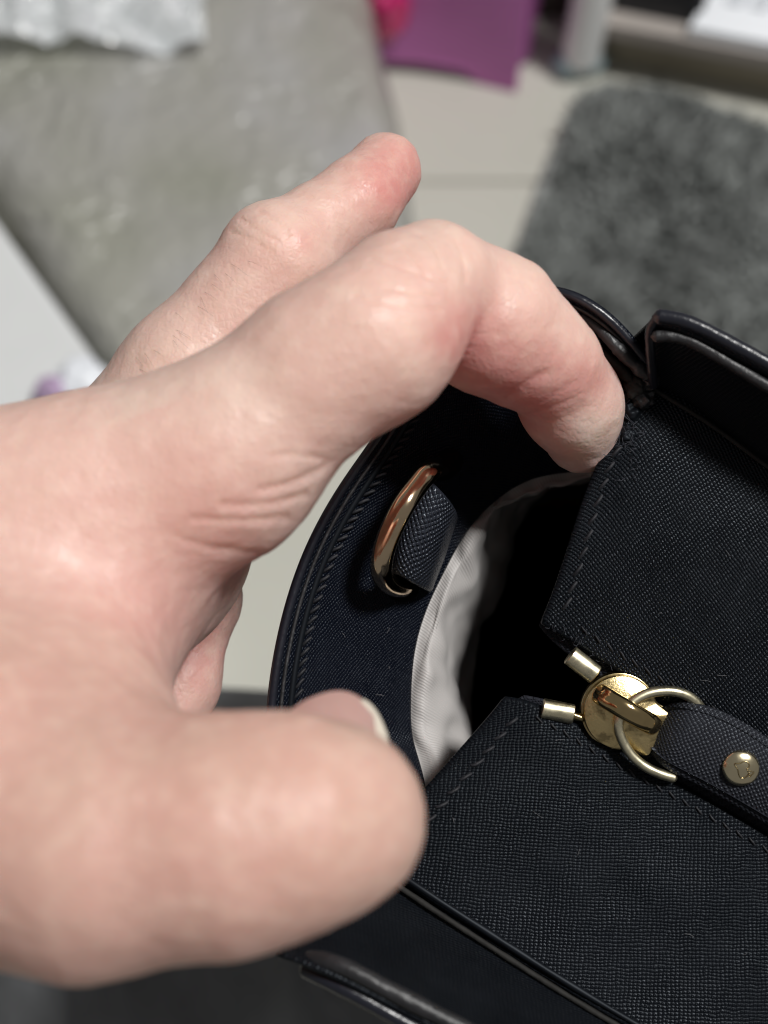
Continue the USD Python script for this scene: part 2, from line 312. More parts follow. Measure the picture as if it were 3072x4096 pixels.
M['frosted'] = usdkit.material(stage, L + 'frosted_plastic', {
    'tc': ('texture_coordinate', {}), 'n': ('noise_texture', {'scale': 7.0, 'detail': 3.0}),
    'r': ('rgb_ramp', {'ramp': [(0.3, (0.33, 0.335, 0.275)), (0.5, (0.40, 0.395, 0.36)), (0.62, (0.44, 0.44, 0.43)), (0.75, (0.36, 0.36, 0.345))]}),
    'v': ('voronoi_texture', {'scale': 95.0, 'feature': 'smooth_f1'}), 'n2': ('noise_texture', {'scale': 16.0, 'detail': 5.0, 'distortion': 1.5}), 'vs': ('math', {'math_type': 'multiply_add', 'value2': -0.35}),
    'b': ('bump', {'strength': 1.0, 'distance': 0.010}), 'p': ('principled_bsdf', {'roughness': 0.2, 'specular_ior_level': 0.6, 'coat_weight': 0.3, 'coat_roughness': 0.12})},
    [('tc.object', 'n.vector'), ('n.fac', 'r.fac'), ('r.color', 'p.base_color'), ('tc.object', 'v.vector'), ('tc.object', 'n2.vector'), ('v.distance', 'vs.value1'), ('n2.fac', 'vs.value3'), ('vs.value', 'b.height'), ('b.normal', 'p.normal')], 'p.BSDF')
M['film'] = usdkit.material(stage, L + 'clear_film', {
    'g': ('principled_bsdf', {'base_color': (0.92, 0.96, 0.98), 'roughness': 0.14, 'coat_weight': 1.0, 'coat_roughness': 0.22, 'specular_ior_level': 1.0}),
    't': ('transparent_bsdf', {'color': (0.95, 0.96, 0.97)}), 'm': ('mix_closure', {'fac': 0.76})},
    [('t.BSDF', 'm.closure1'), ('g.BSDF', 'm.closure2')], 'm.closure')

# ---------------------------------------------------------------- the setting: tiled floor
floor = thing('floor', None, None, (0, 0, 0), kind='structure')
obj('joint_bed', box_between((-2.2, -1.6, -0.05), (2.2, 2.6, -0.003)), M['joint'], floor, smooth=False)
TS = 0.60
OX, OY = -0.36, float(on_plane(1900, 725)[1])
for i in range(-3, 4):
    for j in range(-3, 4):
        x0, y0 = OX + i * TS + 0.0015, OY + j * TS + 0.0015
        P = [(x0, y0), (x0 + TS - 0.003, y0), (x0 + TS - 0.003, y0 + TS - 0.003), (x0, y0 + TS - 0.003)]
        v = np.array([(x, y, z) for z in (-0.003, -0.0012) for x, y in P] + [(x + (0.0012 if k in (0, 3) else -0.0012), y + (0.0012 if k < 2 else -0.0012), 0.0) for k, (x, y) in enumerate(P)])
        f = [(8, 9, 10), (8, 10, 11)]
        for a in (0, 4):
            for k in range(4):
                b = (k + 1) % 4
                f += [(a + k, a + b, a + 4 + b), (a + k, a + 4 + b, a + 4 + k)]
        obj('tile', (v, np.array(f)), M['tile'], floor, smooth=False)

# ---------------------------------------------------------------- rug
def rug():
    out = on_plane(*np.array([(2300, 400), (2450, 376), (2600, 368), (2740, 402), (2900, 468), (3072, 542), (4300, 1080), (4300, 2300), (3500, 2900), (1500, 2500), (1700, 1960), (1900, 1450), (2060, 1020), (2180, 690)]).T)[:, :2]
    t = thing('rug', 'dark grey shaggy rug on the pale tiled floor', 'rug', (*out.mean(0), 0))
    P = Polygon(out).buffer(-0.02).buffer(0.02)
    obj('backing', prism(P.exterior.coords, 0.001, 0.010), M['rug'], t, smooth=False)
    P = P.buffer(-0.008); b = P.bounds
    n = 26000
    xy = np.c_[rng.uniform(b[0], b[2], n * 2), rng.uniform(b[1], b[3], n * 2)]
    xy = xy[contains_xy(P, xy[:, 0], xy[:, 1])][:n]
    q = np.c_[xy, np.zeros(len(xy))]
    lean = np.c_[fbm(q * 28, 3, 3) - 0.5, fbm(q * 28, 3, 9) - 0.5] * 0.026 + rng.normal(0, 0.006, (len(xy), 2))
    h = 0.011 + 0.008 * fbm(q * 14, 2, 5) + rng.uniform(0, 0.003, len(xy))
    a = rng.uniform(0, np.pi, len(xy)); w = np.c_[np.cos(a), np.sin(a), np.zeros(len(xy))] * 0.0026
    root = np.c_[xy, np.full(len(xy), 0.009)]; mid = root + np.c_[lean * 0.35, h * 0.6]; tip = root + np.c_[lean * 0.9, h]
    v = np.stack([root - w, root + w, mid - w * 0.9, mid + w * 0.9, tip], 1).reshape(-1, 3)
    k = np.arange(len(xy))[:, None] * 5
    f = np.concatenate([k + [0, 1, 3], k + [0, 3, 2], k + [2, 3, 4]], 0)
    obj('pile', (v, f), M['rug'], t, kind='stuff', smooth=False)
rug()

# ---------------------------------------------------------------- purple bag standing on the floor, with a pink pouch
def purple_bag():
    bl, br = on_plane(1575, 300), on_plane(2058, 372)
    e = br - bl; wdt = np.linalg.norm(e); e /= wdt; back = np.array([-e[1], e[0], 0])
    t = thing('purple_bag', 'purple fabric tote bag standing on the floor tiles', 'bag', bl)
    pt = lambda s, b, z: bl + e * s + back * b + np.array([0, 0, z])
    ex = 0.03
    n = 24
    g = np.zeros((n, 16, 3))
    for i, s in enumerate(np.linspace(-ex * 2, wdt, n)):
        low = 0.016 if s < wdt * 0.58 else 0.0012
        low = 0.016 + (0.0012 - 0.016) / (1 + math.exp(-(s - wdt * 0.62) / 0.004))
        for j, z in enumerate(np.linspace(0, 1, 16)):
            zz = low + z * (0.42 - low)
            g[i, j] = pt(s, 0.004 * math.sin(s * 30 + zz * 14) + 0.02 * z, zz)
    sheet('front_panel', g, M['purple'], t, thick=0.003)
    for s, nm in ((-ex * 2 + 0.002, 'side_panel'), (wdt - 0.004, 'side_panel')):
        q = np.array([[pt(s + (0.02 * math.sin(b * 20) * (-1 if s > 0.1 else 1) * 0.5), 0.004 + b * 0.14, 0.004 + z * 0.41) + back * 0.02 * z for z in np.linspace(0, 1, 10)] for b in np.linspace(0, 1, 10)])
        sheet(nm, q, M['purple'], t, thick=0.002)
    q = np.array([[pt(s, 0.145, 0.004 + z * 0.41) for z in np.linspace(0, 1, 6)] for s in np.linspace(-ex * 2, wdt, 8)])
    sheet('back_panel', q, M['purple'], t, thick=0.002)
    q = np.array([[pt(s, b, 0.018) for b in np.linspace(0.004, 0.14, 5)] for s in np.linspace(-ex * 2, wdt - 0.005, 8)])
    sheet('base', q, M['purple'], t, thick=0.002)
    c = W(1548, 40, (bl - CAM) @ F_ - 0.075)
    m = trimesh.creation.icosphere(4, 1.0); v = np.array(m.vertices)
    v = v * (0.75 + 0.5 * fbm(v * 2.2 + 7, 3)[:, None]) * np.array([0.018, 0.014, 0.030])
    obj('pink_pouch', (v + c, m.faces), M['pink'], at=c, label='bright pink crumpled pouch in front of the purple tote bag', cat='pouch')
purple_bag()

# ---------------------------------------------------------------- white trolley at the top right
def trolley():
    foot = on_plane(2312, 285)
    h = height_at(foot, 92)
    t = thing('shelf_trolley', 'white shelf trolley with a round leg on a bluish caster', 'trolley', foot)
    r = 0.0165
    obj('leg', tube([foot + (0, 0, 0.022), foot + (0, 0, 0.2), foot + (0, 0, 0.75)], r, 20), M['bright_white'], t)
    cs = tube([foot + (-0.012, -0.002, 0.013), foot + (0.012, 0.002, 0.013)], 0.0135, 18)
    obj('caster', cs, M['caster'], t)
    obj('caster_bracket', tube([foot + (0.0, 0.014, 0.010), foot + (0.0, 0.016, 0.028)], 0.013, 14, flat=0.6), M['rubber'], t)
    a = np.array([foot[0], foot[1], h]); b = on_plane(3072, 232, h)
    e = b - a; e[2] = 0; ln = np.linalg.norm(e); e /= ln; back = np.array([-e[1], e[0], 0])
    p = lambda s, k, z: a + e * s + back * k + np.array([0, 0, z])
    def slab(s0, s1, k0, k1, z0, z1):
        v = np.array([p(s, k, z) for z in (z0, z1) for s, k in ((s0, k0), (s1, k0), (s1, k1), (s0, k1))])
        f = [(0, 2, 1), (0, 3, 2), (4, 5, 6), (4, 6, 7)] + [x for k in range(4) for x in ((k, (k + 1) % 4, 4 + (k + 1) % 4), (k, 4 + (k + 1) % 4, 4 + k))]
        return v, np.array(f)
    obj('shelf_board', slab(0.012, 0.62, -0.004, 0.30, -0.007, 0.007), M['shelf'], t, smooth=False)
    obj('shade_board', slab(0.016, 0.60, 0.016, 0.03, -h + 0.002, -0.0072), M['brown'], t, smooth=False)  # added board, its brown stands in for shaded floor under the shelf
    # what stands on the shelf
    o = p(0.085, 0.05, 0.007)
    obj('dark_case', slab(0.016, 0.090, 0.012, 0.18, 0.0075, 0.16), M['dark_box'], smooth=False, at=o, label='black case on the shelf of the white trolley', cat='case')
    bx = on_plane(2190, 95)
    v, f = prism([(bx[0] - .07, bx[1]), (bx[0] + .045, bx[1] + .01), (bx[0] + .04, bx[1] + .13), (bx[0] - .075, bx[1] + .12)], 0.001, 0.22, bevel=.004)
    obj('storage_box', (v, f), M['dark_brown'], at=bx, smooth=35, label='dark brown box behind the trolley leg and the purple bag', cat='box')
    # pale slab with rows of pads, lying over the shelf beside the case
    t2 = thing('pad_tray', 'white plastic slab with rows of pale pads beside black case', 'tray', p(0.25, 0.1, 0.01))
    tilt = 0.35
    def on(s, k, up=0.0):
        return p(0.082 + s + 0.34 * k, -0.001 + k * math.cos(tilt), 0.012 + k * math.sin(tilt) + up)
    c8 = [on(s, k, z) for z in (-0.004, 0.006) for s, k in ((0, 0), (0.32, 0), (0.32, 0.2), (0, 0.2))]
    f = [(0, 2, 1), (0, 3, 2), (4, 5, 6), (4, 6, 7)] + [x for k in range(4) for x in ((k, (k + 1) % 4, 4 + (k + 1) % 4), (k, 4 + (k + 1) % 4, 4 + k))]
    obj('slab', (np.array(c8), np.array(f)), M['white_plastic'], t2, smooth=False)
    for i in range(9):
        for j in range(6):
            s, k = 0.022 + i * 0.020, 0.032 + j * 0.019
            ring = [on(s + 0.0075 * math.copysign(abs(math.cos(q)) ** 0.5, math.cos(q)), k + 0.0075 * math.copysign(abs(math.sin(q)) ** 0.5, math.sin(q)), 0.0) for q in np.linspace(0, 2 * np.pi, 10, endpoint=False)]
            ring = np.array(ring); up = np.array([0, 0, 1])
            v = np.vstack([ring + up * 0.0061, ring + up * 0.0088, [ring.mean(0) + up * 0.0086]])
            f = [x for q in range(10) for x in ((q, (q + 1) % 10, 10 + (q + 1) % 10), (q, 10 + (q + 1) % 10, 10 + q), (10 + q, 10 + (q + 1) % 10, 20))]
            obj('pad', (v, np.array(f)), M['pad'], t2, smooth=False)
trolley()

# ---------------------------------------------------------------- frosted plastic package, crumpled film, white cabinet
def left_things():
    z = 0.13
    poly = on_plane(*np.array([(-900, 200), (-60, 700), (430, 1420), (700, 1500), (1500, 1440), (1680, 1180), (1665, 820), (1600, 420), (1500, 0), (1420, -400), (700, -700), (-900, -700)]).T, z)[:, :2]
    v, f = prism(poly, 0.002, z, bevel=0.03, steps=6)
    m = trimesh.Trimesh(v, f, process=True)
    m = m.subdivide_to_size(0.03, max_iter=8)
    v = np.array(m.vertices)
    k = np.clip(v[:, 2] / z, 0, 1)
    v = v + np.array(m.vertex_normals) * (0.010 * (fbm(v * 9, 4) - 0.5) * k)[:, None]
    obj('frosted_package', (v, m.faces), M['frosted'], at=(*poly.mean(0), 0), label='large package in frosted grey plastic lying on the floor behind the hand', cat='package')
    # crumpled clear film on the package
    c = on_plane(*np.array([(-500, -450), (830, -300), (820, 160), (-500, 150)]).T, z + 0.022)
    n = 150
    g = coons(np.linspace(c[3], c[2], n), np.linspace(c[0], c[1], n), np.linspace(c[3], c[0], n), np.linspace(c[2], c[1], n))
    q = g * np.array([12, 12, 0]) + 3
    ridge = 1 - np.abs(2 * fbm(q, 3, 2) - 1)
    fine = 1 - np.abs(2 * fbm(q * 3.3 + 5, 3, 8) - 1)
    warp = np.stack([fbm(q * 0.6 + 9, 3), fbm(q * 0.6 + 31, 3), np.zeros(q.shape[:2])], -1) - 0.5
    g = g + warp * np.array([0.012, 0.008, 0]) + np.array([0, 0, 1]) * (0.036 * (ridge - 0.72) + 0.024 * (fine - 0.7))[..., None]
    sheet('plastic_film', g, M['film'], None, thick=0.0, at=c.mean(0), label='crumpled clear plastic film on top of the frosted package', cat='plastic film')
    # white cabinet at the left edge
    z2 = 0.30
    poly = on_plane(*np.array([(-1200, 300), (-300, 480), (0, 900), (430, 1500), (560, 1700), (300, 2300), (-1200, 2300)]).T, z2)[:, :2]
    v, f = prism(poly, 0.002, z2, bevel=0.004)
    obj('white_cabinet', (v, f), M['white'], at=(*poly.mean(0), 0), smooth=35, label='white cabinet with a flat top at the left behind the wrist', cat='cabinet')
    # small crumpled wrapper on it
    t = thing('wrapper', 'crumpled purple and white wrapper on the white cabinet', 'wrapper', on_plane(330, 1520, z2))
    for (px, py, rx, mat, nm) in ((340, 1545, 0.014, 'white_plastic', 'white_sheet'), (225, 1590, 0.009, 'lilac', 'purple_sheet')):
        c = on_plane(px, py, z2) + (0, 0, 0.008)
        m = trimesh.creation.icosphere(3, 1.0); v = np.array(m.vertices)
        v = v * (0.6 + 0.8 * fbm(v * 1.9 + px, 3)[:, None]) * np.array([rx, rx * 0.9, 0.009])
        obj(nm, (v + c, m.faces), M[mat], t)
left_things()

# ---------------------------------------------------------------- dark cloth on the sitter's lap, under the bag
def lap_cloth():
    n, m = 120, 80
    top = S([(-900, 2900, .50), (200, 2760, .46), (800, 2765, .44), (1400, 2800, .45), (2400, 2900, .48), (3600, 3200, .50), (6000, 3600, .52)], n)
    mid = S([(-900, 3300, .40), (200, 3250, .37), (800, 3230, .36), (1400, 3250, .385), (2400, 3350, .41), (3600, 3600, .44), (6000, 4000, .46)], n)
    low = S([(-900, 3900, .35), (200, 3850, .33), (800, 3850, .33), (1400, 3880, .36), (2400, 3950, .385), (3600, 4200, .42), (6000, 4700, .44)], n)
    end = S([(-900, 4700, .36), (200, 4650, .34), (800, 4650, .34), (1400, 4680, .37), (2400, 4750, .385), (3600, 4900, .41), (6000, 5600, .43)], n)
    under = top - U_ * 0.04 + F_ * 0.10
    g = loft([under, top, mid, low, end], m)
    q = g @ np.stack([R_ * 38 + U_ * 14, U_ * 10 - R_ * 5, F_ * 8], 1)
    fold = 1 - np.abs(2 * fbm(q, 3, 11) - 1)
    g = g - F_ * (0.020 * (fold - 0.6) * np.clip(np.linspace(0, 1, m) * 4 - 1, 0, 1))[..., None]
    c = g.reshape(-1, 3).mean(0)
    sheet('lap_cloth', g, M['cloth'], None, thick=0.002, at=c, label='dark grey cloth with soft folds beneath the black handbag', cat='cloth')
lap_cloth()

# ---------------------------------------------------------------- the handbag
bag = thing('handbag', 'black pressed-leather handbag with gold zip, pulled open at its end', 'handbag', W(2000, 2800, 0.3))
def deeper(c, add, sx=1.0, sy=1.0, cx=2100, cy=2700):
    """(px, py, d) points moved away from the eye, drawn towards the bag's middle."""
    c = np.asarray(c, float)
    return np.c_[cx + (c[:, 0] - cx) * sx, cy + (c[:, 1] - cy) * sy, c[:, 2] + add]
RIM = [(2600, 1490, .194), (2440, 1290, .192), (2250, 1180, .193), (2000, 1195, .198), (1740, 1410, .201), (1520, 1750, .2005), (1395, 1930, .2), (1240, 2210, .1995), (1140, 2520, .199),
       (1098, 2760, .1985), (1086, 2920, .198), (1100, 3170, .193), (1150, 3500, .184), (1235, 3830, .173)]
INN = [(2600, 1830, .214), (2480, 1850, .217), (2340, 1880, .219), (2150, 1905, .219), (1990, 1990, .217), (1890, 2090, .215), (1780, 2270, .213), (1700, 2440, .212), (1655, 2600, .211),
       (1638, 2800, .210), (1645, 2950, .209), (1680, 3080, .206), (1690, 3300, .199), (1600, 3500, .196)]
NG = 160
rim = S(RIM, NG); inn = S(INN, NG)
mid = (rim + inn) / 2 + (-F_) * (-0.0012)
gus = loft([rim, rim * .66 + inn * .34 - F_ * -.001, rim * .33 + inn * .67 - F_ * -.0006, inn], 60)
# soft creases of the pulled leather, and a turned edge next to the rim
q = gus * 70
gus = gus - F_ * (0.0012 * (fbm(q, 3, 21) - 0.5) * np.clip(np.linspace(0, 1, 60) * 6 - 0.6, 0, 1))[..., None]
gusset = sheet('end_gusset', gus, M['gusset'], bag, thick=0.0012)
along = gus[1:] - gus[:-1]
wdir = inn - rim; wdir /= np.linalg.norm(wdir, axis=1, keepdims=True)
rimw = np.linalg.norm(inn - rim, axis=1)
gn = facing(gus, grid_normals(gus))
def on_gusset(k, lift=0.0):                         # the line at a distance k (metres) inside the rim
    out = np.zeros((NG, 3))
    for i in range(NG):
        t = np.clip(k / rimw[i], 0, 1) * 59; a = int(min(t, 58)); w = t - a
        out[i] = gus[i, a] * (1 - w) + gus[i, a + 1] * w + gn[i, a] * lift
    return out
obj('rim_edge', tube(on_gusset(-0.0001, -0.0003), 0.00066, 12), M['edge'], bag)
obj('rim_edge', tube(on_gusset(0.0012, 0.0001), 0.00032, 10), M['edge_scuffed'], bag)
obj('piping', tube(on_gusset(0.0028, -0.0002), 0.00058, 12), M['wall'], bag)
# stitches along the piping
line = on_gusset(0.0036, 0.0003)
sl = np.r_[0, np.cumsum(np.linalg.norm(np.diff(line, axis=0), axis=1))]
def along_line(line, s):
    sl = np.r_[0, np.cumsum(np.linalg.norm(np.diff(line, axis=0), axis=1))]
    return np.stack([np.interp(s, sl, line[:, k]) for k in range(3)], -1)
def stitches(line, pitch, ln, r, parent, turn=0.25, lift=0.0, up=None, mat='thread'):
    tot = np.linalg.norm(np.diff(line, axis=0), axis=1).sum()
    s = pitch / 2
    while s < tot - ln:
        c = along_line(line, np.array([s, s + ln * .3, s + ln * .7, s + ln]))
        d = c[-1] - c[0]; side = np.cross(d, up if up is not None else -F_) 
        c = c + side * np.array([-.5, -.2, .2, .5])[:, None] * turn
        k = (up if up is not None else -F_)
        c = c + k * np.array([-r * .8, r * .6, r * .6, -r * .8])[:, None] + rng.normal(0, r * .12, (4, 3))
        obj('stitch', tube(c, r, 6), M[mat], parent)
        s += pitch * rng.uniform(.95, 1.05)
stitches(line[20:132], 0.0016, 0.0014, 0.00026, gusset, turn=0.7)
# outer face of the gusset and the lining inside
DEEP = 0.155
inw = wdir - F_ * (wdir @ F_)[:, None]
outer = loft([rim + F_ * 0.0006 + wdir * 0.0004, rim + F_ * DEEP * .4 + inw * .003, rim + F_ * DEEP + inw * .008], 14)
sheet('outer_wall', outer, M['wall'], bag, thick=0.001)
L0 = inn + F_ * 0.0008 - wdir * 0.0004
L1 = S([(p[0] + dx * .85, p[1] + dy * .85, p[2] + .003) for p, (dx, dy) in zip(INN, [(8, 16), (10, 20), (10, 28), (14, 40), (40, 60), (80, 62), (112, 50), (130, 20), (140, 10), (140, 0), (140, -10), (140, -40), (100, -60), (60, -90)])], NG)
L2 = S([(p[0] + dx * 1.75, p[1] + dy * 1.75, p[2] + .024) for p, (dx, dy) in zip(INN, [(8, 16), (10, 20), (10, 28), (14, 40), (40, 60), (80, 62), (112, 50), (130, 20), (140, 10), (140, 0), (140, -10), (140, -40), (100, -60), (60, -90)])], NG)
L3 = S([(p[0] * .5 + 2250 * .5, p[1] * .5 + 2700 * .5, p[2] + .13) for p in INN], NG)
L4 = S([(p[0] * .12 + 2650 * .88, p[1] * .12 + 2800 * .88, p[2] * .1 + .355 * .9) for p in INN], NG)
lin = loft([L0, L0 * .7 + L1 * .3, L1, L2], 80)
q = lin @ np.stack([R_ * 95 + U_ * 60, U_ * 60 - R_ * 50, F_ * 50], 1)
wr = fbm(q, 3, 40) + .1
lin = lin - F_ * 0 + facing(lin, grid_normals(lin)) * (0.0075 * (wr - .6) * np.clip(np.linspace(0, 1, 80) * 3, 0, 1))[..., None]
sheet('lining', lin, M['lining'], bag, thick=0.0005)
lining_shade = loft([L2 * .97 + L1 * .03 + F_ * .001, L3, L4], 40)
sheet('lining_shade_sheet', lining_shade, M['lining_shade'], bag, thick=0.0005)  # added dark sheet, painting the shade deep inside the lining

# zip panels
NU, NV = 190, 80
def curve(pts, n): return S(pts, n)
zu = curve([(2180, 2490, .1975), (2275, 2545, .1975), (2430, 2645, .197), (2660, 2785, .1965), (3072, 3012, .195), (3500, 3250, .194), (5300, 4270, .190)], NU)
fu = curve([(2560, 1600, .198), (2640, 1555, .1975), (2850, 1690, .197), (3072, 1850, .196), (3300, 2000, .195), (3600, 2190, .194), (5380, 3270, .190)], NU)
lu = curve([(2180, 2490, .1975), (2300, 2150, .1965), (2430, 1800, .1965), (2500, 1680, .197), (2560, 1600, .198)], NV)
ru = curve([(5300, 4270, .190), (5350, 3780, .189), (5380, 3270, .190)], NV)
upper = coons(zu, fu, lu, ru)
def relax(g, amp, sc, seed):
    return g - F_ * (amp * (fbm(g * sc, 3, seed) - .5))[..., None]
upper = relax(upper, .0016, 55, 3)
p_up = sheet('zip_panel', upper, M['panel_upper'], bag, thick=0.0012)
zl = curve([(2025, 2800, .1975), (2200, 2850, .1975), (2420, 2980, .197), (2650, 3110, .1965), (3072, 3352, .195), (3500, 3596, .194), (5200, 4590, .190)], NU)
fl = curve([(1480, 3420, .193), (1680, 3555, .192), (2000, 3760, .191), (2300, 3945, .190), (2620, 4132, .189), (3300, 4525, .188), (5000, 5490, .184)], NU)
ll = curve([(2025, 2800, .1975), (1900, 2950, .1965), (1720, 3150, .195), (1590, 3300, .194), (1480, 3420, .193)], NV)
rl = curve([(5200, 4590, .190), (5110, 5030, .188), (5000, 5490, .184)], NV)
lower = coons(zl, fl, ll, rl)
lower = relax(lower, .0022, 45, 8)
p_lo = sheet('zip_panel', lower, M['panel_lower'], bag, thick=0.0012)
nu_, nl_ = facing(upper, grid_normals(upper)), facing(lower, grid_normals(lower))
stitches((upper[3] + nu_[3] * .0001)[4:70], 0.0026, 0.0017, 0.00027, p_up, turn=.35)
stitches((lower[4] + nl_[4] * .0001)[3:70], 0.0026, 0.0017, 0.00027, p_lo, turn=.35)
stitches((upper[:, 4] + nu_[:, 4] * .0001)[6:], 0.0022, 0.0012, 0.00016, p_up, turn=.4)
stitches((lower[:, 4] + nl_[:, 4] * .0001)[6:], 0.0022, 0.0012, 0.00016, p_lo, turn=.4)
# zip tapes: a woven strip under the edge of each panel, joined under the slider
tu = curve([(2165, 2500, .1995), (2250, 2590, .1995), (2400, 2700, .199), (2560, 2830, .1985), (3072, 3170, .1968), (3500, 3410, .196), (5250, 4420, .1915)], 140)
zu9 = curve([(2200, 2450, .1992), (2300, 2520, .199), (2450, 2610, .1985), (2680, 2750, .198), (3090, 2980, .1965), (3520, 3220, .1955), (5300, 4250, .1915)], 140)
tape1 = loft([tu, (tu + zu9) / 2, zu9], 8)
sheet('zip_tape', tape1, M['tape'], bag, thick=0.0007)
tl = curve([(2100, 2790, .1995), (2240, 2820, .1995), (2400, 2870, .199), (2560, 2930, .1985), (3072, 3190, .1968), (3500, 3430, .196), (5250, 4440, .1915)], 140)
zl9 = curve([(2030, 2830, .1992), (2200, 2890, .199), (2410, 3015, .1985), (2640, 3145, .198), (3060, 3385, .1965), (3490, 3630, .1955), (5200, 4620, .1915)], 140)
tape2 = loft([tl, (tl + zl9) / 2, zl9], 8)
sheet('zip_tape', tape2, M['tape'], bag, thick=0.0007)
# facings between panels and rims
def facing_sheet(name, a, b, mat, n=90, m=30, bow=0.0, **kw):
    g = loft([a, (a + b) / 2 + bow * -F_, b], m)
    return g
far_rim = curve([(2625, 1300, .1845), (2760, 1345, .1835), (2900, 1410, .183), (3072, 1500, .182), (3300, 1630, .181), (3700, 1855, .180), (5400, 2810, .176)], NU)
fu2 = curve([(2605, 1560, .1982), (2660, 1575, .198), (2850, 1700, .1975), (3072, 1862, .1965), (3300, 2012, .1955), (3700, 2265, .1945), (5400, 3300, .190)], NU)
g = loft([fu2 + F_ * .0003, fu2 * .6 + far_rim * .4 + F_ * .001, fu2 * .25 + far_rim * .75 + F_ * .001, far_rim], 40)
g = relax(g, .001, 60, 31)
sheet('facing', g, M['wall'], bag, thick=0.001)
obj('seam', tube(curve([(2612, 1556, .1968), (2660, 1585, .1966), (2850, 1705, .1962), (3072, 1868, .1953), (3300, 2018, .1945), (3700, 2270, .1935), (5400, 3300, .1885)], 110), 0.00034, 8), M['seam'], bag)
def roll(pts, r, mat, n=80, wob=.12, seed=0, flat=1.0, name='rim_edge'):
    c = curve(pts, n)
    rr = r * (1 + wob * (fbm(np.c_[np.arange(n) * .35, np.zeros(n), np.full(n, seed + .5)], 3) - .5) * 2)
    obj(name, tube(c, rr, 14, flat=flat), M[mat], bag)
roll([(2640, 1268, .1838), (2700, 1275, .1834), (2880, 1350, .1826), (3072, 1455, .1818), (3300, 1585, .181), (3700, 1812, .180), (5400, 2770, .176)], .00105, 'edge', seed=1)
roll([(2628, 1345, .1850), (2690, 1345, .1846), (2880, 1430, .1838), (3072, 1545, .1828), (3300, 1675, .182), (3700, 1902, .181), (5400, 2860, .177)], .00085, 'edge_scuffed', seed=2)
roll([(2640, 1268, .1840), (2610, 1300, .1850), (2600, 1370, .1870), (2605, 1450, .1900), (2612, 1540, .1945)], .0007, 'edge', n=30, seed=3)
# second layer of the gusset's rim that shows behind the finger
roll([(2590, 1500, .1935), (2450, 1370, .1935), (2330, 1270, .1950), (2200, 1260, .197)], .0009, 'edge_scuffed', n=40, seed=5, wob=.35)
roll([(2560, 1560, .1945), (2500, 1500, .1950), (2430, 1430, .1960), (2360, 1380, .1975)], .0007, 'seam', n=30, seed=6, wob=.4)
# worn corner where gusset and wall meet
def lump(px, py, d, r, mat, seed, name='worn_corner'):
    m = trimesh.creation.icosphere(3, 1.0); v = np.array(m.vertices)
    v = v * (0.55 + .9 * fbm(v * 2.1 + seed, 3)[:, None]) * r
    obj(name, (v + W(px, py, d), m.faces), M[mat], bag)
for k, (px, py, d, r, mat) in enumerate([(2540, 1545, .1955, .0016, 'seam'), (2600, 1520, .1950, .0014, 'edge_scuffed'), (2570, 1590, .1965, .0017, 'edge_scuffed'), (2520, 1650, .1975, .0018, 'wall'), (2500, 1590, .197, .0010, 'seam'),
                                         (2500, 1740, .1970, .0015, 'wall'), (2560, 1470, .194, .0011, 'edge')]):
    lump(px, py, d, r, mat, k * 3.7)
fz = []
for k in range(44):
    px, py = rng.normal(2500, 38), rng.normal(1775, 62)
    a = rng.uniform(0, 2 * np.pi); ln = rng.uniform(12, 38); b = a + rng.normal(0, .7)
    c = W([px, px + math.cos(a) * ln, px + math.cos(a) * ln + math.cos(b) * ln], [py, py + math.sin(a) * ln, py + math.sin(a) * ln + math.sin(b) * ln], [.1964, .1955 - rng.uniform(0, .0006), .196])
    fz.append(tube(c, 0.00005, 4))
for k in range(26):
    t = rng.uniform(0, 1); px, py = 2205 + 250 * t + rng.normal(0, 8), 2505 + 150 * t + rng.normal(0, 8)
    a = rng.uniform(0, 2 * np.pi); ln = rng.uniform(8, 26)
    fz.append(tube(W([px, px + math.cos(a) * ln, px + math.cos(a + .8) * ln * 1.6], [py, py + math.sin(a) * ln, py + math.sin(a + .8) * ln * 1.6], [.1985, .1972, .1975]), 0.000045, 4))
obj('frayed_threads', join(fz), M['fuzz'], bag, kind='stuff')
# lint and dust on the leather
lt = []
for k in range(0, 46, 2):
    if k < 26: i, j = rng.integers(40, 130), rng.integers(8, 56); p = gus[i, j] + gn[i, j] * .00012
    elif k < 38: i, j = rng.integers(6, 70), rng.integers(6, 70); p = lower[i, j] + nl_[i, j] * .00012
    else: i, j = rng.integers(6, 70), rng.integers(4, 60); p = upper[i, j] + nu_[i, j] * .00012
    a = rng.uniform(0, 2 * np.pi); b = a + rng.normal(0, .6); ln = rng.uniform(.00025, .0009)
    d1 = R_ * math.cos(a) + U_ * math.sin(a); d2 = R_ * math.cos(b) + U_ * math.sin(b)
    lt.append(tube(np.array([p, p + d1 * ln - F_ * .00006, p + (d1 + d2) * ln]), rng.uniform(.000015, .00003), 4))
obj('lint', join(lt), M['lint'], bag, kind='stuff')
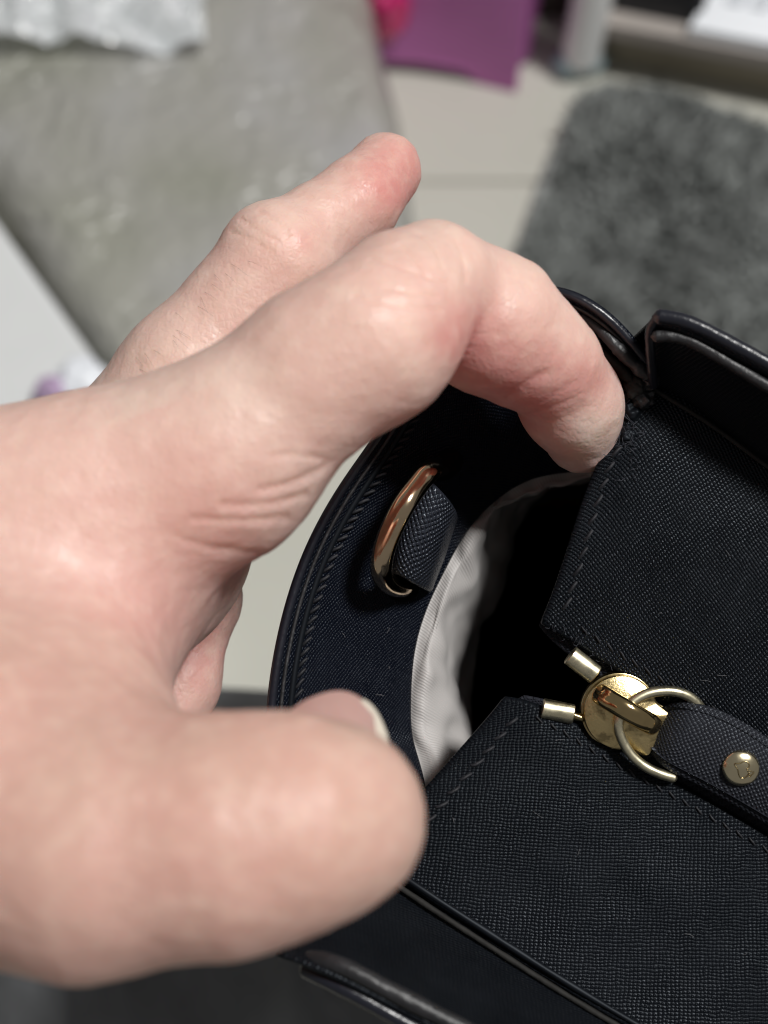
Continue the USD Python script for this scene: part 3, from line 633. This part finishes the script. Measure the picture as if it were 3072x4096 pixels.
# near facing and rim
near_rim = curve([(1120, 3800, .172), (1290, 3860, .1695), (1500, 3960, .1685), (1800, 4120, .168), (2200, 4340, .168), (2900, 4730, .168), (4700, 5740, .166)], NU)
fl2 = curve([(1400, 3400, .1935), (1650, 3560, .1925), (1960, 3760, .1915), (2280, 3955, .1905), (2600, 4140, .1895), (3280, 4530, .1885), (5000, 5500, .1845)], NU)
g = loft([fl2 + F_ * .0004, fl2 * .65 + near_rim * .35 + F_ * .0012, fl2 * .3 + near_rim * .7 + F_ * .001, near_rim], 40)
g = relax(g, .002, 50, 14)
near_facing = sheet('facing', g, M['wall'], bag, thick=0.001)
for off, r, mat, sd in ((0, .00045, 'wall', 7), (44, .00042, 'seam', 8), (96, .00030, 'seam', 9)):
    roll([(1590 - off * .5, 3490 + off * .86, .1908), (1690 - off * .5, 3558 + off * .86, .1898), (2000 - off * .5, 3760 + off * .86, .1888), (2300 - off * .5, 3950 + off * .86, .1878), (2600 - off * .5, 4128 + off * .86, .187), (2900 - off * .5, 4300 + off * .86, .1865), (5000 - off * .5, 5490 + off * .86, .1815)], r, mat, seed=sd, wob=.4, name='seam')
roll([(1240, 3835, .1715), (1330, 3850, .1695), (1500, 3930, .1682), (1800, 4085, .1676), (2200, 4300, .1676), (2800, 4635, .1676), (4700, 5700, .1655)], .0011, 'edge_scuffed', seed=12)
roll([(1225, 3880, .1725), (1320, 3925, .1705), (1500, 4020, .1692), (1800, 4190, .1686), (2200, 4410, .1686), (2800, 4745, .1686), (4700, 5810, .1665)], .0011, 'edge', seed=13)
# outer long walls and bottom close the bag
n2 = curve([(1225, 3880, .1730), (1320, 3930, .1710), (1500, 4030, .1700), (1800, 4200, .1695), (2200, 4420, .1695), (2900, 4810, .1695), (4700, 5815, .1675)], 90)
sheet('outer_wall', loft([n2, n2 + F_ * DEEP * .4 + U_ * .003, n2 + F_ * DEEP + U_ * .008], 12), M['wall'], bag, thick=0.001)
f2 = curve([(2640, 1275, .1845), (2760, 1310, .184), (2900, 1370, .1835), (3072, 1462, .183), (3300, 1590, .182), (3700, 1820, .181), (5400, 2780, .177)], 90)
sheet('outer_wall', loft([f2, f2 + F_ * DEEP * .4 - U_ * .003, f2 + F_ * DEEP - U_ * .008], 12), M['wall'], bag, thick=0.001)
endc = spline(np.array([n2[-1], lower[-1, -1] + F_ * .002, zl[-1], zu[-1], upper[-1, -1] + F_ * .002, f2[-1]]) * 1000, 60) / 1000
endc = endc + R_ * .0004
sheet('outer_wall', loft([endc, endc + F_ * DEEP * .4, endc * 0 + np.linspace(n2[-1] + F_ * DEEP + U_ * .008, f2[-1] + F_ * DEEP - U_ * .008, 60)], 12), M['wall'], bag, thick=0.001)
loop = np.vstack([n2 + F_ * DEEP + U_ * .008, (f2 + F_ * DEEP - U_ * .008)[::-1], outer[6:, -1]])
c0 = loop.mean(0)
rings = [c0 + (loop - c0) * q - F_ * .001 for q in (1.0, .66, .33, .001)]
sheet('bag_bottom', np.stack(rings, 1), M['wall'], bag, thick=0.0)
# ring and its strap on the gusset
ringc = spline([(1640, 2335, .2120), (1590, 2350, .2060), (1540, 2322, .2005), (1528, 2240, .1970), (1566, 2118, .1952), (1625, 2005, .1948), (1692, 1912, .1970), (1738, 1872, .2010), (1765, 1868, .2070), (1770, 1890, .2120)], 60)
rc = W(ringc[:, 0], ringc[:, 1], ringc[:, 2])
obj('ring', tube(rc, 0.00172, 24, flat=.9), M['gold_polished'], bag)
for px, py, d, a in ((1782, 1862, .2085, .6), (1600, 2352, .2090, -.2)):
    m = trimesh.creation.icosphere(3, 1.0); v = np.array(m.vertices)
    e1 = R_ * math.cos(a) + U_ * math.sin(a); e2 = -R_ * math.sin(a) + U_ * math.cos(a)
    obj('ring_slot_shade', (W(px, py, d) + .0030 * v[:, :1] * e1 + .0021 * v[:, 1:2] * e2 + .0012 * v[:, 2:3] * F_, m.faces), M['slot_shade'], gusset)  # solid black lump painting the shade where the ring enters the leather
n = 40
sa = curve([(1690, 1925, .2020), (1655, 2010, .2010), (1610, 2120, .2005), (1580, 2210, .2010), (1565, 2285, .2025)], n)
sm = curve([(1755, 1965, .2000), (1715, 2060, .1992), (1672, 2160, .1990), (1640, 2245, .1995), (1628, 2310, .2005)], n)
sb = curve([(1812, 2030, .2030), (1790, 2095, .2025), (1755, 2190, .2025), (1725, 2270, .2030), (1700, 2345, .2040)], n)
sc = curve([(1830, 2080, .2110), (1815, 2120, .2110), (1790, 2200, .2110), (1760, 2280, .2110), (1730, 2360, .2115)], n)
sheet('ring_strap', loft([sa, sm, sb, sc], 36), M['strap'], bag, thick=0.001)

# slider, stops, pull
O = np.array([2530.0, 2830.0]); eu = np.array([.857, .514]); ev = np.array([.514, -.857])
ZN = -F_
def Z(u, v, lift, base=.1965):                      # a point on the zip: u along it, v across (pixels at that distance), lift towards the viewer in metres
    p = O[:, None] + eu[:, None] * np.atleast_1d(u) + ev[:, None] * np.atleast_1d(v)
    return W(p[0], p[1], np.full(p.shape[1], base)) + ZN * np.broadcast_to(np.asarray(lift, float), p.shape[1])[:, None]
def plate(poly, lo, hi, bev):
    """A plate of a polygon in zip coordinates with a rounded upper edge."""
    P = Polygon(poly)
    pxm = .1965 / FPX
    v, f = prism([(a * pxm, b * pxm) for a, b in P.exterior.coords[:-1]], lo, hi, bevel=bev, steps=4)
    return Z(v[:, 0] / pxm, v[:, 1] / pxm, v[:, 2]), f
cu, cv = eu @ (np.array([2478, 2846]) - O), ev @ (np.array([2478, 2846]) - O)
body = Point(cu, cv).buffer(146, 40).union(Polygon([(cu, cv - 118), (cu + 185, cv - 94), (cu + 185, cv + 94), (cu, cv + 118)])).buffer(-12).buffer(12)
def domed(poly, cx, cy, lo, hi, rise, bev):
    P = Polygon(poly); ring = np.array([P.exterior.interpolate(t, normalized=True).coords[0] for t in np.linspace(0, 1, 160, endpoint=False)])
    if not Polygon(ring).exterior.is_ccw: ring = ring[::-1].copy()
    c = np.array([cx, cy]); pxm = .1965 / FPX
    rows = [(1.0, lo), (1.0, hi - bev), (1 - bev / pxm / 146 * .3, hi - bev * .3), (1 - bev / pxm / 146, hi)] + [(q, hi + rise * (1 - (q / .93) ** 2)) for q in (.8, .65, .5, .35, .2, .08, .001)]
    v = np.vstack([Z(*(c + (ring - c) * q).T, h) for q, h in rows]); n = len(ring); f = []
    a = np.arange(n); b = (a + 1) % n
    for i in range(len(rows) - 1):
        f.append(np.stack([i * n + a, i * n + b, (i + 1) * n + b], 1)); f.append(np.stack([i * n + a, (i + 1) * n + b, (i + 1) * n + a], 1))
    return v, np.vstack(f)
v, f = domed(list(body.exterior.coords)[:-1], cu + 20, cv, -0.0008, 0.0011, 0.0008, 0.0003)
slider = obj('zip_slider', (v, f), M['gold'], bag, smooth=40)
v, f = domed(list(body.buffer(9).exterior.coords)[:-1], cu + 20, cv, -0.0016, -0.0002, 0.0, 0.0003)
obj('slider_base', (v, f), M['gold_tarnished'], slider, smooth=40)
b0, b1 = np.array([2392, 2770]), np.array([2612, 2898])
us = [eu @ (b - O) for b in (b0, b1)]; vs = [ev @ (b - O) for b in (b0, b1)]
tt = np.linspace(0, 1, 24)
lift = 0.0010 + 0.0026 * np.sin(np.pi * np.clip(tt, 0, 1)) ** 0.55
obj('bridge', tube(Z(us[0] + (us[1] - us[0]) * tt, vs[0] + (vs[1] - vs[0]) * tt, lift), 0.00152, 24, flat=.6, wide=(Z(0, 1, 0)[0] - Z(0, 0, 0)[0]) * 1e4), M['gold_dark'], slider, label=None)
def zipstop(cx, cy, ax, ln, wd, name='zip_stop'):
    ax = np.array(ax) / np.linalg.norm(ax); px = np.array([-ax[1], ax[0]])
    a = W(cx - ax[0] * ln / 2, cy - ax[1] * ln / 2, .1970); b = W(cx + ax[0] * ln / 2, cy + ax[1] * ln / 2, .1970)
    w = W(cx + px[0], cy + px[1], .1970) - W(cx, cy, .1970); w /= np.linalg.norm(w)
    rr = wd / 2 * .197 / FPX
    e = (b - a) / np.linalg.norm(b - a); k = rr * .14
    n = 18; ang = (np.arange(n) + .5) / n * 2 * np.pi
    rows = [(a, .86), (a + e * k, 1.0), (b - e * k, 1.0), (b, .86)]
    v = np.vstack([c + rr * q * 1.06 * (np.cos(ang)[:, None] * w + .8 * np.sin(ang)[:, None] * ZN) for c, q in rows] + [[a], [b]])
    f = [x for i in range(3) for j in range(n) for x in ((i * n + j, i * n + (j + 1) % n, (i + 1) * n + (j + 1) % n), (i * n + j, (i + 1) * n + (j + 1) % n, (i + 1) * n + j))]
    f += [(4 * n, (j + 1) % n, j) for j in range(n)] + [(4 * n + 1, 3 * n + j, 3 * n + (j + 1) % n) for j in range(n)]
    m = trimesh.Trimesh(v, f, process=False); m.fix_normals()
    obj(name, m, M['gold_pale'], bag, smooth=50)
zipstop(2331, 2660, (.78, .62), 132, 78)
zipstop(2231, 2845, (.975, .2), 130, 76)
obj('zip_pin', tube(W([2290, 2330], [2862, 2872], [.1968, .1968]), .0006, 10), M['gold_tarnished'], bag)
# pull: wire loop, folded leather tab, rivet
wire = spline([(2800, 2828, .1950), (2742, 2779, .1943), (2650, 2764, .1938), (2572, 2782, .1937), (2510, 2826, .1936), (2474, 2890, .1938), (2490, 2962, .1942), (2540, 3034, .1945), (2614, 3084, .1947), (2692, 3110, .1952)], 60)
upper_e = [(2668, 2838), (2720, 2812), (2800, 2822), (3072, 2968), (3500, 3200)]
def tab_grid():
    top = curve([(2672, 2838, .1946), (2730, 2822, .1940), (2820, 2836, .1937), (3072, 2968, .1928), (3500, 3200, .1915)], 90)
    bot = curve([(2604, 2985, .1946), (2640, 3040, .1942), (2740, 3100, .1940), (3072, 3286, .1930), (3500, 3520, .1917)], 90)
    g = loft([top + F_ * .0009, top, top * .75 + bot * .25 - F_ * .0007, (top + bot) / 2 - F_ * .0009, top * .25 + bot * .75 - F_ * .0007, bot, bot + F_ * .0009], 50)
    s = np.linspace(0, 1, 90)
    g = g + F_ * (0.0022 * np.clip(1 - s / .12, 0, 1) ** 2)[:, None, None]
    return g
pull = sheet('zip_pull', tab_grid(), M['tab'], bag, thick=0.0014)
obj('wire_loop', tube(W(wire[:, 0], wire[:, 1], wire[:, 2]), 0.00074, 16), M['gold_pale'], pull)
rv = W(2964, 3072, .1925)
ex_ = R_; ey_ = U_
def dome_mesh(c, r, h, n=32, rings=9):
    v = []; 
    for i in range(rings):
        a = i / (rings - 1)
        rr = r * math.sin(a * math.pi / 2) if i < rings - 1 else r
        hh = h * math.cos(a * math.pi / 2) ** 0.9
        for j in range(n):
            q = 2 * np.pi * j / n
            v.append(c + rr * (math.cos(q) * ex_ + .95 * math.sin(q) * ey_) + ZN * hh)
    v += [p - ZN * 0.0012 for p in v[-n:]]
    f = []
    for i in range(rings):
        for j in range(n):
            k = (j + 1) % n
            f += [(i * n + j, (i + 1) * n + j, (i + 1) * n + k), (i * n + j, (i + 1) * n + k, i * n + k)]
    return np.array(v), np.array(f)
RR = 76 * .1925 / FPX
obj('rivet', dome_mesh(rv, RR, 0.00095), M['gold_bright'], pull)
def on_dome(a, b):
    p = np.array([a, b]); r = np.clip(np.linalg.norm(p), 0, 1)
    return rv + RR * (a * ex_ + .95 * b * ey_) + ZN * (0.00095 * math.sqrt(max(1 - r * r, 0)) + 0.00004)
# spade mark, its tip towards the left and its stem towards the lower right
sp = [(.34, -.20), (.18, -.46), (-.08, -.52), (-.22, -.30), (-.30, .02), (-.44, .30), (-.16, .34), (.06, .44), (.30, .38), (.36, .16), (.22, .02)]
spc = spline(np.array(sp) * 0.95, 60)
em = [tube(np.array([on_dome(a, b) for a, b in spc]), 0.00010, 6)]
st = [(.24, -.06), (.40, -.42), (.62, -.18), (.24, -.06)]
em.append(tube(np.array([on_dome(a, b) for q in range(3) for a, b in np.linspace(st[q], st[q + 1], 8)]), 0.00007, 6))
obj('spade_emblem', join(em), M['gold_tarnished'], pull)

# ---------------------------------------------------------------- the hand
DS = 3072 / 1659.0
def J(x, y, d, r):                                  # joint: place (in the photograph shown at 1659 wide), distance, radius
    d_ = d; p = np.array([(x * DS - IW / 2) / FPX * d_, -(y * DS - IH / 2) / FPX * d_, -d_])
    return np.r_[p, r * DS * d_ / FPX]
def cone(P, a, b):
    pa = P - a[:3]; ba = b[:3] - a[:3]
    h = np.clip((pa @ ba) / (ba @ ba), 0, 1)
    return np.linalg.norm(pa - h[..., None] * ba, axis=-1) - (a[3] + (b[3] - a[3]) * h)
def smin(a, b, k):
    h = np.clip(0.5 + 0.5 * (b - a) / k, 0, 1)
    return b * (1 - h) + a * h - k * h * (1 - h)
HANDS = {}
def hand_field(P):
    def chain(js, k):
        out = None
        for a, b in zip(js[:-1], js[1:]):
            c = cone(P, a, b); out = c if out is None else smin(out, c, k)
        return out
    idx_mcp = J(470, 995, .171, 205)
    wrist = J(-420, 1290, .172, 330)
    palm = cone(P, idx_mcp, wrist)
    palm = smin(palm, cone(P, J(300, 1180, .192, 230), J(-400, 1450, .19, 360)), .006)      # deeper metacarpals
    palm = smin(palm, cone(P, J(290, 1090, .186, 200), J(70, 1540, .163, 270)), .012)      # first web space
    thumb = chain([J(-380, 1720, .150, 330), J(-60, 1758, .139, 294), J(195, 1826, .135, 264), J(490, 1803, .134, 244), J(640, 1775, .1345, 212), J(728, 1766, .1365, 190)], .004)
    body = smin(palm, thumb, .0085)
    body = smin(body, cone(P, J(150, 1610, .150, 215), J(-300, 1560, .150, 310)), .013)
    # index
    prox = chain([idx_mcp, J(690, 800, .169, 172), J(795, 738, .1685, 166), J(834, 704, .1690, 151)], .003)
    prox = smin(prox, cone(P, J(820, 740, .1705, 152), J(826, 720, .171, 148)), .004)
    knuck = cone(P, J(880, 650, .1735, 160), J(935, 612, .1765, 138))
    idx = smin(prox, knuck, .003)
    midp = chain([J(955, 632, .1805, 141), J(1065, 703, .1845, 145), J(1150, 765, .188, 118), J(1185, 790, .190, 108)], .003)
    idx = smin(idx, midp, .0009)
    dist = chain([J(1190, 790, .190, 110), J(1235, 872, .1955, 107), J(1256, 938, .200, 84)], .002)
    idx = smin(idx, dist, .0014)
    out = smin(body, idx, .005)
    # middle, stretched out behind
    m1 = chain([J(280, 985, .200, 165), J(400, 815, .1985, 136), J(600, 570, .198, 124)], .004)
    m1 = smin(m1, cone(P, J(596, 550, .1985, 108), J(604, 554, .1985, 108)), .003)
    m2 = chain([J(618, 545, .1995, 108), J(694, 488, .2015, 86), J(770, 438, .205, 86), J(832, 368, .210, 80)], .003)
    mid = smin(m1, m2, .002)
    out = np.minimum(out, smin(body, mid, .004))
    # ring finger curled under the palm, little finger behind it
    ring = chain([J(330, 1120, .214, 150), J(430, 1290, .214, 84), J(385, 1480, .212, 82), J(300, 1640, .206, 78)], .003)
    out = np.minimum(out, smin(palm, ring, .003))
    little = chain([J(150, 1230, .224, 140), J(250, 1400, .226, 80), J(180, 1560, .222, 72), J(90, 1640, .216, 66)], .003)
    out = np.minimum(out, smin(palm, little, .003))
    return out
def surface_nets(lo, hi, h, field):
    n = np.ceil((hi - lo) / h).astype(int) + 1
    ax = [lo[k] + h * np.arange(n[k]) for k in range(3)]
    val = np.empty(n, np.float32)
    # coarse pass finds the blocks near the surface
    B = 16
    for i in range(0, n[0], B):
        for j in range(0, n[1], B):
            for k in range(0, n[2], B):
                s = (slice(i, min(i + B, n[0])), slice(j, min(j + B, n[1])), slice(k, min(k + B, n[2])))
                c = np.array([ax[0][s[0]].mean(), ax[1][s[1]].mean(), ax[2][s[2]].mean()])
                d = field(c[None])[0]
                if abs(d) > h * B * 0.95 + .006: val[s] = d; continue
                g = np.stack(np.meshgrid(ax[0][s[0]], ax[1][s[1]], ax[2][s[2]], indexing='ij'), -1)
                val[s] = field(g)
    neg = val < 0
    c = [val[a:n[0] - 1 + a, b:n[1] - 1 + b, d:n[2] - 1 + d] for a in (0, 1) for b in (0, 1) for d in (0, 1)]
    sgn = sum((x < 0).astype(np.int8) for x in c)
    act = (sgn > 0) & (sgn < 8)
    idx = -np.ones(act.shape, int); ids = np.argwhere(act); idx[act] = np.arange(len(ids))
    pos = np.zeros((len(ids), 3)); cnt = np.zeros(len(ids))
    off = [(a, b, d) for a in (0, 1) for b in (0, 1) for d in (0, 1)]
    cv = [x[act] for x in c]
    for p in range(8):
        for q in range(p + 1, 8):
            dlt = np.array(off[q]) - np.array(off[p])
            if np.abs(dlt).sum() != 1: continue
            m = (cv[p] < 0) != (cv[q] < 0)
            t = cv[p][m] / (cv[p][m] - cv[q][m])
            pos[m] += np.array(off[p]) + t[:, None] * dlt; cnt[m] += 1
    V = lo + h * (ids + pos / cnt[:, None])
    F = []
    for a in range(3):
        b, d = (a + 1) % 3, (a + 2) % 3
        s0 = [slice(None)] * 3; s1 = [slice(None)] * 3
        s0[a] = slice(0, n[a] - 1); s1[a] = slice(1, n[a])
        e = neg[tuple(s0)] != neg[tuple(s1)]
        e0 = np.argwhere(e)
        ok = (e0[:, b] > 0) & (e0[:, d] > 0) & (e0[:, b] < n[b] - 1) & (e0[:, d] < n[d] - 1)
        e0 = e0[ok]
        flip = neg[tuple(e0.T)]
        u = np.zeros(3, int); w = np.zeros(3, int); u[b] = 1; w[d] = 1
        q = np.stack([idx[tuple((e0 - u - w).T)], idx[tuple((e0 - w).T)], idx[tuple(e0.T)], idx[tuple((e0 - u).T)]], 1)
        q[~flip] = q[~flip][:, ::-1]
        F.append(q)
    F = np.vstack(F)
    return V, np.vstack([F[:, [0, 1, 2]], F[:, [0, 2, 3]]])
def to_world(v): return CAM + v[:, :1] * R_ + v[:, 1:2] * U_ - v[:, 2:3] * F_
def build_hand():
    lo = np.array([-.098, -.062, -.250]); hi = np.array([.036, .063, -.112])
    V, F = surface_nets(lo, hi, 0.00085, hand_field)
    m = trimesh.Trimesh(V, F, process=False)
    trimesh.smoothing.filter_taubin(m, lamb=.5, nu=.52, iterations=14)
    keep = m.vertices[:, 0][m.faces].max(1) > -.1
    m.update_faces(keep); m.remove_unreferenced_vertices()
    near = (m.vertices[m.faces].mean(1)[:, 0] > -.07)
    m = m.subdivide(face_index=np.nonzero(near)[0])
    v = np.array(m.vertices); nrm = np.array(m.vertex_normals)
    d = -v[:, 2]
    px = (v[:, 0] / d * FPX + IW / 2) / DS; py = (-v[:, 1] / d * FPX + IH / 2) / DS
    front = (nrm * -v).sum(1) / np.linalg.norm(v, axis=1)
    disp = np.zeros(len(v))
    def crease(pts, dep, width, amp, tol=.012):
        c = spline(np.array(pts, float), 40)
        q = np.full(len(v), 1e9)
        sel = np.nonzero((np.abs(d - dep) < tol) & (front > -.35))[0]
        for a, b in zip(c[:-1], c[1:]):
            ab = b - a; p = np.c_[px[sel], py[sel]] - a
            h = np.clip(p @ ab / (ab @ ab + 1e-9), 0, 1)
            q[sel] = np.minimum(q[sel], np.hypot(*(p - h[:, None] * ab).T))
        return -amp * np.exp(-(q / width) ** 2)
    # creases of the index finger: fold behind the knuckle, joint lines, wrinkles
    C = [((1100, 856), (1145, 822), (1180, 806), .186, 9, .00022),
         ((800, 560), (860, 575), (930, 600), (965, 612), .170, 4, .00022), ((830, 620), (890, 632), (945, 640), .167, 4, .00020), ((865, 530), (900, 560), (925, 600), .170, 4, .00018),
         ((760, 640), (830, 655), (900, 665), (955, 668), .165, 4, .00020), ((905, 505), (940, 540), (955, 580), .172, 4, .00016), ((985, 520), (1000, 560), (1005, 610), .175, 5, .00016),
         ((1130, 900), (1190, 882), (1260, 850), .193, 4, .00006), ((1145, 930), (1210, 905), (1270, 880), .196, 4, .00006), ((1140, 882), (1190, 858), (1240, 825), .19, 4, .00006),
         ((520, 470), (560, 500), (600, 520), .195, 4, .00018), ((500, 500), (545, 520), (585, 545), .195, 4, .00018), ((560, 455), (600, 480), (625, 505), .196, 4, .00015),
         ((700, 1010), (640, 1040), (560, 1060), .165, 9, .0003), ((660, 1070), (580, 1090), (480, 1090), .165, 9, .0003), ((620, 1120), (540, 1125), (420, 1120), .168, 9, .00025),
         ((715, 1000), (660, 985), (590, 985), .163, 8, .0002), ((560, 1195), (490, 1190), (380, 1160), .17, 9, .00022),
         ]
    for c in C:
        disp += crease(c[:-3], c[-3], c[-2], c[-1], .016)
    w3 = to_world(v)
    disp += 0.00055 * (fbm(w3 * 130, 4, 2) - .5) + 0.00022 * (fbm(w3 * 420, 2, 5) - .5)
    v = v + nrm * disp[:, None]
    w3 = to_world(v)
    # colour of the skin from place to place, with shade painted on the thumb
    base = np.array([0.665, 0.45, 0.385]); red = np.array([0.55, 0.225, 0.205]); pale = np.array([0.66, 0.52, 0.44])
    t = np.zeros(len(v))
    def spot(x, y, dep, r, a, tol=.02):
        return a * np.exp(-((px - x) ** 2 + (py - y) ** 2) / r ** 2) * (np.abs(d - dep) < tol)
    for s in [(885, 370, .205, 95, 1.0), (830, 400, .205, 90, .5), (1180, 850, .193, 130, .75), (1060, 800, .185, 100, .5), (1005, 710, .180, 75, .75), (1290, 820, .195, 60, .35), (400, 1400, .212, 150, .8), (960, 740, .175, 40, .4),
              (500, 1110, .165, 130, .3), (350, 1330, .17, 160, .45), (600, 1800, .13, 180, .25), (250, 1900, .13, 260, .15), (655, 520, .199, 30, .5), (700, 1730, .135, 90, .2), (90, 1300, .165, 220, .15)]:
        t += spot(*s)
    p = np.zeros(len(v))
    for s in [(300, 900, .18, 170, .6), (560, 860, .165, 150, .4), (1270, 930, .2, 50, .8), (880, 1790, .135, 90, .5), (740, 1580, .135, 110, .5), (930, 500, .17, 60, .6)]:
        p += spot(*s)
    t = np.clip(t, 0, 1)[:, None]; p = np.clip(p, 0, 1)[:, None]
    thumb_shade = np.array([0.48, 0.30, 0.24])  # darker skin tone that paints shade onto thumb and palm
    k = np.clip((0.158 - d) / 0.018, 0, 1)[:, None] * (0.55 + 0.35 * fbm(w3 * 45, 3, 77))[:, None]  # painted shade grows towards the camera
    col = base * (1 - t) + red * t; col = col * (1 - p) + pale * p; col = col * (1 - k) + thumb_shade * k
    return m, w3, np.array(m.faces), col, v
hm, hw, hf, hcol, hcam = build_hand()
person = thing('person', 'bare hand of a person holding the black handbag open', 'person', hw.mean(0))
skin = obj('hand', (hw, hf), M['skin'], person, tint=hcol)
# nails
def nail(name, pts_a, pts_b, mat, parent, mid_lift=.0008, n=16):
    a, b = curve(pts_a, n), curve(pts_b, n)
    g = loft([a, (a + b) / 2 - F_ * mid_lift, b], 10)
    return sheet(name, g, M[mat], parent, thick=.0005)
def dd(pts): return [(x * DS, y * DS, z) for x, y, z in pts]
th = nail('thumb_nail', dd([(590, 1580, .146), (620, 1542, .149), (655, 1515, .1505), (690, 1500, .151), (745, 1493, .152), (785, 1512, .152), (806, 1540, .151)]), dd([(610, 1650, .141), (640, 1640, .142), (670, 1630, .142), (700, 1622, .142), (740, 1618, .1425), (790, 1640, .143), (825, 1675, .144)]), 'nail', person)
nail('nail_edge', dd([(784, 1510, .1518), (803, 1524, .1515), (821, 1550, .151), (834, 1582, .150), (841, 1610, .149)]), dd([(770, 1526, .1512), (787, 1546, .1506), (802, 1572, .1498), (813, 1600, .149), (824, 1626, .148)]), 'nail_tip', person, mid_lift=.0003)
nail('index_nail', dd([(1272, 962, .1948), (1266, 985, .1956), (1272, 1008, .1972), (1284, 1021, .199)]), dd([(1316, 952, .1965), (1320, 980, .1972), (1312, 1005, .1988), (1300, 1024, .2)]), 'index_nail', person, mid_lift=.0003)
nail('middle_nail', dd([(815, 310, .2065), (840, 297, .207), (862, 291, .208)]), dd([(812, 330, .2055), (838, 314, .206), (866, 302, .207)]), 'nail', person, mid_lift=.0001)
# fine hairs on the back of the middle finger
hairs = []
hpx = (hcam[:, 0] / -hcam[:, 2] * FPX + IW / 2) / DS; hpy = (-hcam[:, 1] / -hcam[:, 2] * FPX + IH / 2) / DS
for k in range(18):
    t = (k + rng.uniform(0, 1)) / 18; x = 250 + 235 * t; y = 800 - 275 * t
    x += rng.uniform(4, 60); y += rng.uniform(4, 40)
    near = np.nonzero((np.abs(hpx - x) < 5) & (np.abs(hpy - y) < 5))[0]
    if not len(near): continue
    i = near[np.argmax(hcam[near, 2])]
    if abs(hcam[i, 2] + .19) > .012: continue
    p = hw[i]; a = rng.normal(.9, .16); ln = rng.uniform(.0022, .0050)
    d1 = R_ * math.cos(a) + U_ * -math.sin(a) * .6 - F_ * .35; d2 = d1 - U_ * .25
    hairs.append(tube(np.array([p - F_ * .0001, p + d1 * ln * .4 - F_ * .0005, p + d1 * ln * .75 + d2 * ln * .2 - F_ * .0004]), [.000018, .000015, .000006], 4))
obj('hair', join(hairs), M['hair'], person, kind='stuff')
